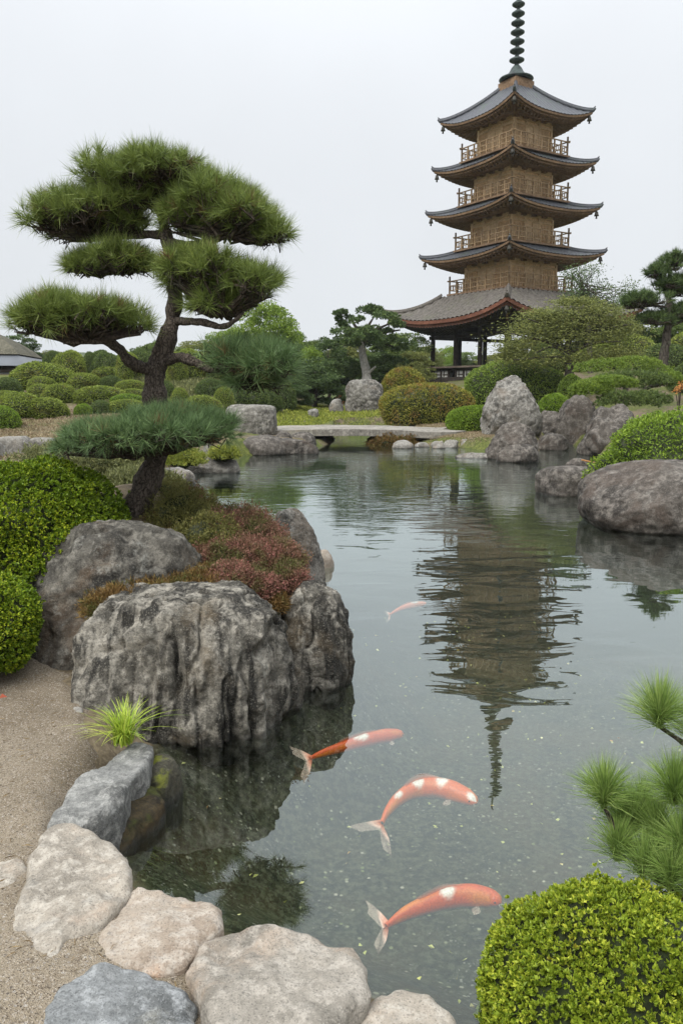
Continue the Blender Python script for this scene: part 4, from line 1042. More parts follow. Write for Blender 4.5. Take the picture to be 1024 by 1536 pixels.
M['bridge'] = rock_mat('bridge_stone', (.14,.128,.108), (.235,.217,.187), (.32,.295,.255), 30, 1.2, 0, (.5,.48,.42), .3, (.26,.22,.17), .01, wet=False)
mb.build('deck', M['bridge'], br, smooth=False)
mb = MB()
for x in (-92, 80): 
    V, Fc = rock_mesh((.7, 1.6, .40), int(x) + 300, 4, p=4, cuts=2); mb = MB().add(V + np.array((x*k, 1.6, -.05)), Fc); mb.build('abutment', M['rock_brown'], br)

# ------------------------------------------------------------------ the pagoda
D = 60.0
ax = PD(777, 10, D)
gzp = 2.15
pg = empty('pagoda', (ax[0], D, gzp), math.radians(-12.5), 'tall five-roofed golden brown wooden pagoda with a ringed spire', 'pagoda')
def zl(py): return PD(770, py, D)[2] - gzp
C45 = math.cos(math.radians(45)); R45 = np.array([[C45, -C45, 0], [C45, C45, 0], [0, 0, 1]])
def rotk(V, k):
    a = k * math.pi / 2; c_, s_ = math.cos(a), math.sin(a)
    return np.stack([V[:,0]*c_-V[:,1]*s_, V[:,0]*s_+V[:,1]*c_, V[:,2]], 1)
# local frame: walls parallel to local axes rotated by 45 degrees, so a corner faces the pond
m, nt = new_mat('roof_slate'); t = NT(nt)
n = t.noise(t.coord('Object'), 1.2, 5, .65); n2 = t.noise(t.coord('Object'), 9, 4, .7)
c_ = t.mix(t.ramp(n2, .3, .7), (.032, .034, .041), (.082, .086, .098)); c_ = t.mix(t.ramp(n, .5, .68, 0, .55), c_, (.06, .085, .06))
t.out(t.bsdf(c_, .55, t.bump(n2, .5, .02), .4)); M['roof_slate'] = m
m, nt = new_mat('roof_tile_brown'); t = NT(nt)
n = t.noise(t.coord('Object'), .9, 5, .65); n2 = t.noise(t.coord('Object'), 6, 5, .7)
c_ = t.mix(t.ramp(n2, .3, .7), (.055, .048, .040), (.145, .130, .113)); c_ = t.mix(t.ramp(n, .5, .7, 0, .5), c_, (.10, .10, .065))
t.out(t.bsdf(c_, .8, t.bump(n2, .5, .03), .3)); M['roof_tile'] = m
m, nt = new_mat('copper'); t = NT(nt)
n = t.noise(t.coord('Object'), 4, 5, .65)
t.out(t.bsdf(t.mix(t.ramp(n, .35, .65), (.020, .027, .027), (.055, .078, .070)), .6, None, .4)); M['copper'] = m
M['bronze'] = wood_mat('bronze_dark', (.03, .028, .022), (.075, .07, .055), (4,4,4), .6)
M['rail'] = wood_mat('rail_wood', (.26, .17, .09), (.44, .31, .18), (4,4,4), .8)
M['plaster_pale'] = wood_mat('plaster_pale', (.36, .36, .34), (.5, .49, .46), (2,2,2), .9, .002)
M['wood_stain'] = wood_mat('wood_stain', (.56, .365, .185), (.86, .63, .37), (5, 5, 9), .8, .012, 1.3)
def roof_side(a_out, z_out, a_in, z_in, lift, sag, nu, nv, amp, period, under=0.0, pw=1.7):
    """one side of a curved hipped roof; a_* are half widths, side faces -y"""
    s = np.linspace(-1, 1, nu); v = np.linspace(0, 1, nv)       # v 0 inner, 1 eave
    S, Vv = np.meshgrid(s, v, indexing='ij')
    half = a_in + (a_out - a_in) * Vv
    x = S * half
    y = -half
    z = z_out + (z_in - z_out) * (1 - Vv) ** pw + lift * np.abs(S) ** 2.6 * Vv ** 1.6 
    y = y - sag * np.abs(S) ** 3 * Vv * .6; x = x * (1 + sag * .5 * np.abs(S) ** 3 * Vv / np.maximum(half, .1))
    if amp: z = z + amp * np.abs(np.cos(x / period * math.pi)) + .35 * amp * ((Vv * (a_out - a_in) / (period * 1.1)) % 1.0)
    z = z - under
    i, j = np.meshgrid(np.arange(nu-1), np.arange(nv-1), indexing='ij')
    Q = np.stack([i*nv+j, (i+1)*nv+j, (i+1)*nv+j+1, i*nv+j+1], -1).reshape(-1, 4)
    return np.stack([x, y, z], -1), Q
def roof(lv, r_out, z_eave, r_in, z_in, z_soff, r_body, mat_top, mat_eave, lift, amp=.07, period=.42, thick=.20, pw=1.7, nu=221, nv=30):
    ao, ai, ab = r_out * C45, r_in * C45, r_body * C45
    mt, me, mr = MB(), MB(), MB()
    zmid = z_eave - lift
    for k in range(4):
        G, Q = roof_side(ao, zmid, ai, z_in, lift, .12, nu, nv, amp, period, 0, pw)
        mt.add(rotk(G.reshape(-1, 3), k) @ R45.T, Q[:, ::-1])
        G2, Q2 = roof_side(ao - .02, zmid, ai, z_in, lift, .12, 60, 8, 0, 1, .03, pw)
        edge = G2[:, -1, :]
        # layered eave edge: tile ends, board, inner board, then the soffit to the wall
        def band(a, b, mi=0): me.add(rotk(np.vstack([a, b]), k) @ R45.T, [(q, q+1, len(a)+q+1, len(a)+q) for q in range(len(a)-1)], mi)
        e0 = edge + np.array((0, 0, amp * .5)); e1 = edge + np.array((0, .03, -thick * .45))
        inn = edge.copy(); inn[:, :2] *= (1 - .22 / ao); 
        e2 = inn + np.array((0, 0, -thick * .45)); e3 = inn + np.array((0, 0, -thick * 1.0))
        inn2 = edge.copy(); inn2[:, :2] *= (1 - .62 / ao); e4 = inn2 + np.array((0, 0, -thick * 1.0)); e5 = inn2 + np.array((0, 0, -thick * 1.55))
        e6 = inn2.copy(); e6[:, 1] = -ab; e6[:, 0] = edge[:, 0] / ao * ab; e6[:, 2] = z_soff
        band(e0, e1); band(e1, e2); band(e2, e3); band(e3, e4, 1); band(e4, e5, 1); band(e5, e6, 1)
        # rafters under the soffit
        nr = int(ao * 2 / .34)
        for q in range(1, nr):
            f = q / nr * 59; i0 = int(f); w = f - i0
            a5 = e5[i0] * (1-w) + e5[min(i0+1,59)] * w; a3 = e3[i0]*(1-w)+e3[min(i0+1,59)]*w
            pin = np.array((np.clip(a5[0], -ab*1.0, ab*1.0) if abs(a5[0]) < ab else np.sign(a5[0])*ab + (a5[0]-np.sign(a5[0])*ab)*.55, -ab, z_soff))
            if abs(a5[0]) > ab: pin[1] = -(ab + (abs(a5[0]) - ab) * .9); pin[2] = z_soff + (a5[2] - z_soff) * min(1, (abs(pin[1]) - ab) / (ao - ab))
            tube_ = MB().tube([a3 + np.array((0,-.08,.02)), a5 + np.array((0,-.02,-.02)), pin + np.array((0,0,-.03))], .055, 4, 0)
            for (Vv_, _) in zip(tube_.v, range(len(tube_.v))): pass
            off = mr.n
            Va = np.vstack(tube_.v); mr.v.append(rotk(Va, k) @ R45.T); mr.f += [(f_ + off, 0) for f_, _ in tube_.f]; mr.n += len(Va)
    ro = mt.build('roof', mat_top, pg)
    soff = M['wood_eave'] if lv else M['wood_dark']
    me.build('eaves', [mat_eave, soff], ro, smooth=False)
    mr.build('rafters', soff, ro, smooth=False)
    for k in range(4):       # hip ridges with an upturned end, and a bell under each corner
        v = np.linspace(0, 1, 14); half = ai + (ao - ai) * v
        z = zmid + (z_in - zmid) * (1 - v) ** pw + lift * v ** 1.6 + amp * .6
        L_ = np.stack([half * (1 + .06 / half * v), -half - .06 * v, z + .05], 1)
        L_ = np.vstack([L_, L_[-1] + np.array((.10, -.10, .14))])
        rad = np.r_[np.full(14, .13 if lv else .16), .07]
        mh = MB().tube(rotk(L_, k) @ R45.T, rad, 8, 0, True)
        mh.tube(rotk(L_ * np.array((1,1,1)) + np.array((0,0,.13)), k) @ R45.T, rad * .5, 6, 0, True)
        e = rotk(L_[-2:-1], k)[0] @ R45.T
        hr = mh.build('hip_ridge', M['roof_slate'] if lv else mat_top, ro)
        if True:
            cb = e * np.array((.955, .955, 1)) + np.array((0, 0, -thick * 1.5 + .02))
            bl = MB().tube([cb + np.array((0,0,.22)), cb], .02, 5).lathe([(.03,.0),(.10,-.04),(.13,-.20),(.17,-.32),(.12,-.32),(.02,-.30)], 10, cb).lathe([(.0,-.30),(.05,-.36),(.07,-.5),(.0,-.52)], 8, cb)
            bl.build('bell', M['bronze'], ro)
        # carved beam end under the corner
        e2 = e * np.array((.93, .93, 1)) + np.array((0, 0, -thick * 1.3))
        e1_ = e * np.array((r_body / r_out * 1.0, r_body / r_out, 0)) + np.array((0, 0, z_soff - .08))
        MB().tube([e1_, e2], .11, 6).build('corner_beam', mat_eave, ro)
    return ro
def storey(r, z0, z1, mat):
    a = r * C45
    w = MB(); Mx = R45
    w.box((0, 0, (z0 + z1) / 2), (2*a, 2*a, z1 - z0), M=Mx)
    st = w.build('storey_wall', mat, pg, smooth=False)
    fr = MB()
    for k in range(4):
        pts = [(-a, 0), (-a*.36, .0), (a*.36, .0)]
        for (x, _) in pts:
            V = MB().box((x, -a - .03, (z0+z1)/2), (.22, .14, (z1-z0) - .02)); fr.add(rotk(np.vstack(V.v), k) @ Mx.T, V.f[0][0])
        for z_, h_ in ((z1 - .25, .26), (z1 - .62, .14), (z0 + .55, .16)):
            V = MB().box((0, -a - .055, z_), (2*a + .15, .12, h_)); fr.add(rotk(np.vstack(V.v), k) @ Mx.T, V.f[0][0])
    fr.build('timber_frame', M['wood_gold'], st, smooth=False)
    dm = MB()
    for k in range(4):      # central door leaves and side lattice windows
        for x, w_ in ((-a*.17, a*.31), (a*.17, a*.31)):
            V = MB().box((x, -a - .04, (z0+z1)/2 - .05), (w_, .06, (z1-z0) - 1.1)); dm.add(rotk(np.vstack(V.v), k) @ Mx.T, V.f[0][0])
        for sx in (-1, 1):
            for q in range(6):
                V = MB().box((sx * a * (.48 + q * .075), -a - .03, (z0+z1)/2 - .1), (.05, .05, (z1-z0) - 1.3)); dm.add(rotk(np.vstack(V.v), k) @ Mx.T, V.f[0][0])
    dm.build('door_panels', M['wood_gold'], st, smooth=False)
    for k in range(4):      # bracket sets under the eaves
        for q in range(5):
            x = -a + q * a / 2
            if q == 4: continue
            bk = MB()
            for d_, z_, s_ in ((.16, .25, .12), (.30, .12, .2)):
                V = MB().box((x * (1 + d_ * .25 / a), -a - d_, z1 - z_), (.26 + s_, .34, .15)); bk.add(rotk(np.vstack(V.v), k) @ Mx.T, V.f[0][0])
            bk.build('bracket', M['wood_eave'], st, smooth=False)
    return st
def railing(r, z, h=1.0):
    a = r * C45; mb = MB()
    for k in range(4):
        for z_, th in ((h, .07), (h * .66, .05), (h * .30, .05)):
            ext = .45 if th > .06 else .0
            V = MB().box((0, -a, z + z_), (2*a + ext, th, th)); mb.add(rotk(np.vstack(V.v), k) @ R45.T, V.f[0][0])
        n_ = 9
        for q in range(n_):
            x = -a + 2 * a * q / (n_ - 1); tall = h + (.35 if q in (0, n_-1) else 0)
            V = MB().box((x, -a, z + tall / 2), (.09, .09, tall)); mb.add(rotk(np.vstack(V.v), k) @ R45.T, V.f[0][0])
        for q in range(26):
            x = -a + 2 * a * (q + .5) / 26
            V = MB().box((x, -a, z + h * .48), (.035, .035, h * .36)); mb.add(rotk(np.vstack(V.v), k) @ R45.T, V.f[0][0])
    rl = mb.build('railing', M['rail'], pg, smooth=False)
    fl = MB().box((0, 0, z - .03), (2*a + .3, 2*a + .3, .12), M=R45); fl.build('balcony_floor', M['wood_eave'], rl, smooth=False)
# roofs (top first): outer radius, eave corner height, body radius
LV = [(5.2, zl(176), 2.46), (5.6, zl(250), 2.6), (6.0, zl(317), 2.78), (6.42, zl(384), 3.15)]
for q, (ro_, ze, rb) in enumerate(LV):
    below = LV[q+1] if q < 3 else None
    lift = .48
    z_soff = ze - .48
    if q == 0:
        roof(1, ro_, ze, .9, zl(131), z_soff, rb, M['roof_slate'], M['wood_eave'], .62, .05, .34, .24, 1.25)
    else:
        roof(1, ro_, ze, LV[q-1][2] + .75, ze + .42, z_soff, rb, M['roof_slate'], M['wood_eave'], lift, .05, .34, .24, 1.3)
    zfloor = (below[1] + .42) if below else zl(441)
    storey(rb, zfloor - .5, z_soff + .05, M['wood_stain'])
    railing(rb + 1.2, zfloor + .05, .95)
# lowest, widest roof over the open pavilion
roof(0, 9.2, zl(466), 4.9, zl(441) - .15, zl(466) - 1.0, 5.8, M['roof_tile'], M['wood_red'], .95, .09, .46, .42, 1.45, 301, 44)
a = 5.5 * C45
zt = zl(466) - .95
for ix in range(4):
    for iy in range(4):
        if ix in (0, 3) or iy in (0, 3):
            x, y = -a + 2*a*ix/3, -a + 2*a*iy/3
            p = np.array((x, y, 0)) @ R45.T
            MB().tube([p + np.array((0,0,-1.6)), p + np.array((0,0,zt))], .165, 10).build('pillar', M['wood_dark'], pg)
mb = MB()
for k in range(4):
    for z_, h_ in ((zt - .2, .36), (zt - .95, .24)):
        V = MB().box((0, -a, z_), (2*a + .6, .22, h_)); mb.add(rotk(np.vstack(V.v), k) @ R45.T, V.f[0][0])
mb.build('beams', M['wood_dark'], pg, smooth=False)
MB().box((0,0,zt + .1), (2*a + .6, 2*a + .6, .14), M=R45).build('ceiling_boards', M['wood_dark'], pg, smooth=False)
MB().box((0,0,-.95), (2*a + 3.0, 2*a + 3.0, 2.0), M=R45).build('platform', M['wood_dark'], pg, smooth=False)
mb = MB(); mp = []; mtp = MB()
ar = a + 1.0
for k in range(4):
    V = MB().box((0, -ar, .38), (2*ar, .14, .75)); mb.add(rotk(np.vstack(V.v), k) @ R45.T, V.f[0][0])
    V = MB().box((0, -ar, 1.28), (2*ar + .1, .12, .16)); mb.add(rotk(np.vstack(V.v), k) @ R45.T, V.f[0][0])
    V = MB().box((0, -ar + .35, 1.46), (2*ar + .5, 1.3, .12)); mtp.add(rotk(np.vstack(V.v), k) @ R45.T, V.f[0][0])
    for q in range(13):
        x = -ar + 2*ar*q/12
        V = MB().box((x, -ar, .65), (.12, .18, 1.3)); mb.add(rotk(np.vstack(V.v), k) @ R45.T, V.f[0][0])
        if q < 12 and q % 3 != 2:
            V = MB().box((x + ar/12, -ar + .03, .98), (2*ar/12 - .13, .05, .42)); mp.append(MB().add(rotk(np.vstack(V.v), k) @ R45.T, V.f[0][0]))
            V = MB().box((x + ar/12, -ar - .02, .95), (2*ar/12*.6, .05, .05)); mb.add(rotk(np.vstack(V.v), k) @ R45.T, V.f[0][0])
            V = MB().box((x + ar/12*.7, -ar - .02, .98), (.05, .05, .42)); mb.add(rotk(np.vstack(V.v), k) @ R45.T, V.f[0][0])
rl = mb.build('parapet', M['wood_dark'], pg, smooth=False); _ = [q.build('panel', M['plaster_pale'], rl, smooth=False) for q in mp]; mtp.build('bench_top', M['wood_bench'], rl, smooth=False)
# spire: stepped base, then nine rings
zb = zl(131)
sp_ = MB().box((0,0,zb-.1),(1.75,1.75,.8),M=R45).box((0,0,zb+.36),(1.5,1.5,.14),M=R45).build('spire_base', M['wood_eave'], pg, smooth=False)
MB().lathe([(1.0,zb+.42),(1.2,zb+.50),(1.15,zb+.58),(.75,zb+.72),(.5,zb+.98),(.36,zb+1.25),(.2,zb+1.42),(.12,zb+1.5)], 28).build('spire_bowl', M['copper'], sp_)
zt_ = zl(-75)
MB().tube([(0,0,zb+1.3),(0,0,zt_)], [.15,.06], 10).build('spire_mast', M['copper'], sp_)
for q in range(10):
    z_ = zb + 1.75 + q * .60; rr = .52 - q * .014
    MB().lathe([(.12,z_-.20),(.2,z_-.18),(rr*.75,z_-.10),(rr,z_-.02),(rr,z_+.06),(rr*.8,z_+.12),(.3,z_+.16),(.2,z_+.24),(.12,z_+.26)], 18).build('ring', M['copper'], sp_)
# small lantern-like finial on the lower roof corner
# ------------------------------------------------------------------ thatched house
hx = PD(30, 560, 46); gh = gz(hx[0] - 2, 48)
hs = empty('thatched_house', (hx[0] - 6.5, 50, gh), math.radians(8), 'low house with mossy thatched roof and grey tin eaves on the garden slope', 'house')
Hz = lambda py: PD(30, py, 46)[2] - gh
mb = MB().box((0,0,Hz(550)/2 - .4), (11.0, 6.6, Hz(550) + .8)); mb.build('wall', M['wood_dark'], hs, smooth=False)
mb = MB()
for q in range(9): mb.box((-5.2 + q * 1.3, -3.36, Hz(552) - .5), (.10, .08, 1.1))
mb.box((0,-3.37,Hz(552)-.12),(11.0,.1,.12)); mb.build('posts', M['wood_bench'], hs, smooth=False)
mb = MB()
for q in range(8): mb.box((-4.55 + q*1.3, -3.33, Hz(552) - .42), (1.1, .04, .38))
mb.build('window', M['plaster_pale'], hs, smooth=False)
def hip(mb, ax_, ay_, z0, bx, by, z1, mi=0, nz=9, bulge=.0):
    R_ = []
    for v in np.linspace(0, 1, nz):
        A, B_ = ax_*(1-v)+bx*v, ay_*(1-v)+by*v; b = bulge * math.sin(v*math.pi)
        R_.append([(-A-b,-B_-b,z0+(z1-z0)*v),(A+b,-B_-b,z0+(z1-z0)*v),(A+b,B_+b,z0+(z1-z0)*v),(-A-b,B_+b,z0+(z1-z0)*v)])
    V = np.array(R_).reshape(-1,3); F_ = [(q*4+s, q*4+(s+1)%4, q*4+4+(s+1)%4, q*4+4+s) for q in range(nz-1) for s in range(4)]
    mb.add(V, F_ + [(3,2,1,0), tuple(nz*4-4+s for s in range(4))], mi); return mb
m, nt = new_mat('tin'); t = NT(nt); n = t.noise(t.coord('Object'), 1.5, 4)
wv = t.n('ShaderNodeTexWave'); wv.inputs['Scale'].default_value = 4; t.l(t.coord('Object'), wv.inputs['Vector'])
t.out(t.bsdf(t.mix(n, (.06,.066,.075), (.12,.13,.145)), .45, t.bump(wv.outputs['Fac'], .5, .02), .5)); M['tin'] = m
hip(MB(), 6.5, 4.3, Hz(548), 5.2, 2.9, Hz(528)).build('tin_eaves', M['tin'], hs, smooth=False)
M['thatch'] = wood_mat('thatch', (.06, .058, .038), (.17, .155, .115), (6, 6, 1.5), .95, .08, 2.2)
th = MB(); hip(th, 5.45, 3.2, Hz(528) - .05, 3.2, .25, Hz(488), 0, 9, .25); th.build('thatched_roof', M['thatch'], hs, smooth=False)
MB().tube([(-3.3,0,Hz(488)+.05),(3.3,0,Hz(488)+.05)], .3, 9).build('roof_ridge', M['thatch'], hs)

# ------------------------------------------------------------------ trees
def crown_mb(lobes, n, L, Wd, seed, nclump=26, flat=.55, cr=.33):
    rng = np.random.default_rng(seed); mb = MB()
    vol = np.array([np.prod(R) ** .66 for _, R in lobes]); vol /= vol.sum()
    for (c, R), fr in zip(lobes, vol):
        R = np.array(R); c = np.array(c); nc = max(5, int(nclump * fr)); k = int(n * fr / nc)
        U = dirs(nc, rng, -.75); cc = c + U * R * (rng.uniform(.45, 1.0, nc) ** .6)[:, None]
        for q in range(nc):
            rr = R.mean() * cr * rng.uniform(.6, 1.35)
            u = dirs(k, rng, -.55)
            Pt = cc[q] + u * rr * np.array((1, 1, flat)) * (1 - .5 * rng.random(k) ** 2)[:, None]
            V, Q = leaves(Pt, unit(u * np.array((1, 1, 1.4)) + np.array((0, 0, .3))), L, Wd, rng, .7); mb.add(V, Q, 0)
    return mb
def trunk_mb(H, r, seed, ends, bend=.06):
    rng = np.random.default_rng(seed); mb = MB()
    p = [np.array((0, 0, -.5)), np.array((0, 0, 0.))] + [np.array((rng.normal() * bend * H, rng.normal() * bend * H, H * f)) for f in (.3, .6, .9)]
    mb.tube(p, [r*1.3, r, r*.8, r*.55, r*.2], 9, 0, True, .2, seed, 4)
    for e in ends:
        b = p[3] if e[2] > H * .6 else p[2]
        mb.tube([b, (b + e) / 2 + np.array((0, 0, .06 * H)), e], [r*.4, r*.28, r*.1], 5)
    return mb
TREES = {}
def tree_proto(kind, mat, seed, lobes, n, L, nclump, flat, cr, name='tree', bark='bark_far'):
    root = empty(name, (0, 0, 0))
    trunk_mb(.85, .028, seed, [np.array(c) for c, _ in lobes]).build('trunk', M[bark], root)
    crown_mb(lobes, n, L, L * .6, seed, nclump, flat, cr).build('crown', M[mat], root, smooth=False)
    TREES[kind] = [root, False]
# unit trees, one metre tall; width about .9
tree_proto('round', 'tree_light', 601, [((0,0,.62),(.36,.36,.36)), ((-.18,.1,.42),(.26,.26,.24)), ((.2,-.1,.4),(.26,.26,.24))], 24000, .027, 120, .6, .30)
tree_proto('mid', 'tree_mid', 602, [((0,0,.66),(.36,.36,.30)), ((-.25,.1,.42),(.28,.28,.20)), ((.26,-.1,.38),(.28,.28,.22)), ((0,-.15,.3),(.3,.3,.2))], 24000, .030, 110, .5, .33)
tree_proto('dark', 'tree_dark', 603, [((0,0,.7),(.28,.28,.26)), ((-.22,.0,.5),(.26,.3,.16)), ((.24,.05,.44),(.28,.28,.16)), ((0,-.2,.28),(.38,.3,.2))], 24000, .028, 120, .45, .34)
tree_proto('olive', 'tree_olive', 604, [((0,0,.6),(.4,.4,.34)), ((-.2,-.15,.3),(.34,.3,.24)), ((.24,-.1,.32),(.32,.3,.24))], 24000, .030, 120, .5, .33)
def tree(kind, xc, yt, wpx, Y, label, group=None, rz=0.0, ys=None):
    src, used = TREES[kind]; o = src if not used else dup(src); TREES[kind][1] = True
    g = PD(xc, 600, Y); zg = gz(g[0], Y) - .1; H = PD(xc, yt, Y)[2] - zg; w = wpx * mpp(Y, zg + 2) / .95
    o.location = (g[0], Y, zg); o.scale = (w, w if ys is None else ys, H / .97); o.rotation_euler = (0, 0, rz)
    o.name = 'tree'
    tag(o, label, 'tree', group)
GT = 'trees behind the garden'
for a in [
 ('round',404,456,112,60,'bright light green round-topped tree behind the right-hand pine pads',None,.3),
 ('round',345,492,92,66,'light green tree left of the bright round-topped tree',GT,1.7),
 ('olive',300,512,90,64,'olive tree seen between the pine trunk and its right-hand pad',GT,2.5),
 ('mid',236,510,60,76,'tree top showing just left of the pine trunk',GT,.9),
 ('olive',190,545,80,64,'low grey-green tree under the left pine bough',GT,.1),
 ('mid',110,534,110,62,'dark grey-green tree right of the thatched house',GT,4.1),
 ('dark',30,500,90,78,'dark tree behind the thatched roof',GT,1.1),
 ('mid',448,498,84,64,'mid green tree right of the bright round-topped tree',GT,2.9),
 ('dark',492,505,90,58,'dark spreading tree left of the pale trunk',GT,3.3),
 ('mid',600,500,96,60,'green layered tree left of the pavilion',GT,5.1),
 ('dark',560,528,110,57,'low dark tree below the pale-trunked crown',GT,.6),
 ('dark',470,535,110,48,'low dark tree beyond the bridge',GT,2.2),
 ('mid',420,540,90,50,'low green tree behind the lowest right-hand needle pad',GT,4.4),
 ('olive',640,520,60,95,'distant tree seen left of the pavilion pillar',GT,1.4),
 ('round',668,520,44,110,'pale distant tree seen between two pavilion pillars',GT,2.0),
 ('mid',705,528,60,100,'distant tree seen through the pavilion, right of the pale one',GT,3.0),
 ('olive',745,532,70,96,'distant tree behind the pavilion bench',GT,.4),
 ('olive',800,510,110,78,'olive tree behind the airy tree, under the pagoda roof',GT,2.7),
 ('mid',880,490,120,62,'green tree on the rise right of the pagoda',GT,1.9),
 ('dark',960,478,120,58,'dark tree behind the crooked pine',GT,.2),
 ('mid',1040,450,130,56,'tree at the right edge behind the crooked pine',GT,3.9),
 ('olive',150,540,90,56,'low tree at the top of the topiary slope under the left bough',GT,5.0),
 ('mid',210,528,70,60,'bushy tree right behind the pine trunk at the slope top',GT,3.1),
 ('olive',280,540,70,47,'bushy olive tree under the bough right of the pine trunk',GT,1.2),
 ('mid',320,530,90,50,'bushy green tree behind the dark dome under the right-hand pad',GT,0.5),
 ('olive',365,540,90,44,'dull bushy tree behind the square-cut grey block',GT,3.7),
 ('mid',258,520,60,58,'green tree against the right edge of the pine trunk',GT,4.9),
 ('dark',435,560,70,44,'dark bushy tree where the path leaves the bridge',GT,2.6),
 ('mid',385,505,90,57,'full mid green tree between the bright round-topped tree and the grey block',GT,1.9),
 ('olive',520,512,90,62,'lighter green tree behind the pale trunk',GT,2.3),
 ('round',462,522,70,53,'yellowish green low tree between the bridge trees',GT,0.9),
 ('mid',580,515,90,58,'green tree right of the pale trunk behind the olive azalea',GT,4.2),
 ('olive',618,528,70,56,'low olive tree beside the left pavilion pillar',GT,5.5),
 ('mid',-40,520,90,70,'tree beyond the left edge behind the thatched house',GT,2.6),
]: tree(*a)
GF = 'far trees along the skyline'
rng = np.random.default_rng(31)
for q in range(46):
    px = -260 + q * 34 + rng.normal() * 8; Y = rng.uniform(105, 170)
    kind = ['mid', 'dark', 'olive', 'round'][int(rng.integers(0, 4) if q % 3 else 0)]
    tree(kind, px, 532 + rng.normal() * 7 + (14 if 560 < px < 780 else 0), 62 + rng.normal() * 8, Y, 'far tree in the belt of trees along the skyline', GF, float(rng.uniform(0, 6)))
# pale-trunked tree behind the standing stone
gq = PD(548, 600, 52); zg = gz(gq[0], 52)
root = empty('tree', (gq[0], 52, zg), 0, 'tree with a pale bare trunk and open crown behind the standing stone', 'tree'); RO = np.array(root.location)
MB().tube([pl(553,600,52), pl(549,560,52), pl(544,530,52), pl(541,512,52), pl(544,500,52)], [.36,.30,.24,.18,.08], 12, 0, True, .2, 3, 5).tube([pl(548,565,52), pl(556,556,51.8), pl(563,550,51.6)], [.14,.1,.06], 6).build('trunk', M['bark_pale'], root)
mb = MB()
for ex, ey in ((512,490),(525,478),(560,476),(585,485),(600,495),(500,515),(590,520)): mb.tube([pl(542,515,52), pl((542+ex)/2,(510+ey)/2-3,52), pl(ex,ey,52)], [.16,.11,.05], 5)
mb.build('branch', M['bark_far'], root)
k_ = mpp(52, 6)
crown_mb([(pl(x, y, 52 + dy), (rx*k_, rx*k_, ry*k_)) for x, y, rx, ry, dy in [(522,476,22,14,0),(550,470,24,10,1),(578,480,22,12,-1),(512,494,16,9,1),(596,494,18,10,0),(545,503,44,10,0),(540,512,34,9,-1),(510,520,30,10,-1),(585,518,34,12,-1),(578,545,26,12,1),(508,548,28,12,1)]], 17000, .17, .10, 611, 110, .5, .36).build('crown', M['tree_dark'], root, smooth=False)
# airy olive tree in front of the pagoda
gq = PD(850, 590, 40); zg = gz(gq[0], 40)
root = empty('tree', (gq[0], 40, zg), 0, 'airy spreading olive tree with dark forked trunk in front of the pagoda', 'tree'); RO = np.array(root.location)
mb = MB().tube([pl(852,575,40), pl(853,545,40), pl(850,520,40), pl(858,498,40), pl(854,478,40), pl(856,462,40)], [.24,.20,.17,.13,.09,.04], 10, 0, True, .25, 5, 5)
for a_, b_, c2 in (((851,522),(800,508),(765,500)), ((856,505),(910,492),(950,486)), ((855,500),(820,488),(790,478)), ((857,495),(890,476),(920,464)), ((852,535),(830,520),(800,530)), ((853,530),(890,515),(930,512)), ((852,545),(835,535),(770,540)), ((858,498),(870,480),(880,468))):
    mb.tube([pl(*a_,40), pl(*b_,39.5), pl(*c2,39)], [.09,.06,.02], 6, 0, True, .2, 1, 4)
mb.build('trunk', M['bark_far'], root)
k_ = mpp(40, 5); rng = np.random.default_rng(612); mb = MB()
for x, y, rx, ry in [(800,490,45,16),(845,470,48,10),(850,484,50,12),(895,464,40,8),(905,478,42,10),(862,452,34,6),(815,472,30,9),(780,515,40,16),(840,505,50,16),(905,505,50,14),(935,492,30,12),(800,540,45,14),(870,535,55,14),(930,530,35,12),(765,530,22,14)]:
    n_ = 1700
    cc = pl(x, y, 39.6); Rr = np.array((rx*k_, rx*k_*.8, ry*k_)); u = rng.normal(size=(n_, 3)) * .5
    V, Q = leaves(cc + u * Rr, np.c_[rng.normal(size=(n_, 2)) * .8, np.full(n_, -.15)], .15, .045, rng, .3); mb.add(V, Q)
mb.build('crown', M['tree_olive'], root, smooth=False)
gq = PD(895, 560, 45); zg = gz(gq[0], 45)
root = empty('tree', (gq[0], 45, zg), 0, 'sparse fine-twigged tree showing against the sky right of the pagoda', 'tree'); RO = np.array(root.location)
mb = MB().tube([pl(885,560,45), pl(882,500,45), pl(878,460,45), pl(872,430,45), pl(868,408,45)], [.16,.13,.10,.06,.02], 8, 0, True, .2, 2, 4); ml = MB()
rng = np.random.default_rng(9)
for q in range(60):
    a_ = np.array((rng.uniform(845, 905), rng.uniform(400, 450))); 
    if q % 3 == 0: a_ = np.array((rng.uniform(890, 950), rng.uniform(425, 462)))
    s_ = rng.uniform(.3, 1); b_ = np.array((884 - 14*s_, 480 - 60 * s_))
    Yq = 45 + rng.normal() * .5
    mb.tube([pl(*b_,45), pl(*(a_*.5+b_*.5 + rng.normal(size=2)*3),Yq), pl(*a_,Yq)], [.03,.02,.008], 4)
    n_ = 55; e = pl(*a_, Yq)
    V, Q = leaves(e + rng.normal(size=(n_,3)) * np.array((.28,.28,.2)), rng.normal(size=(n_,3)), .14, .05, rng, .5); ml.add(V, Q)
mb.build('trunk', M['bark_far'], root, smooth=False); ml.build('crown', M['tree_dark'], root, smooth=False)
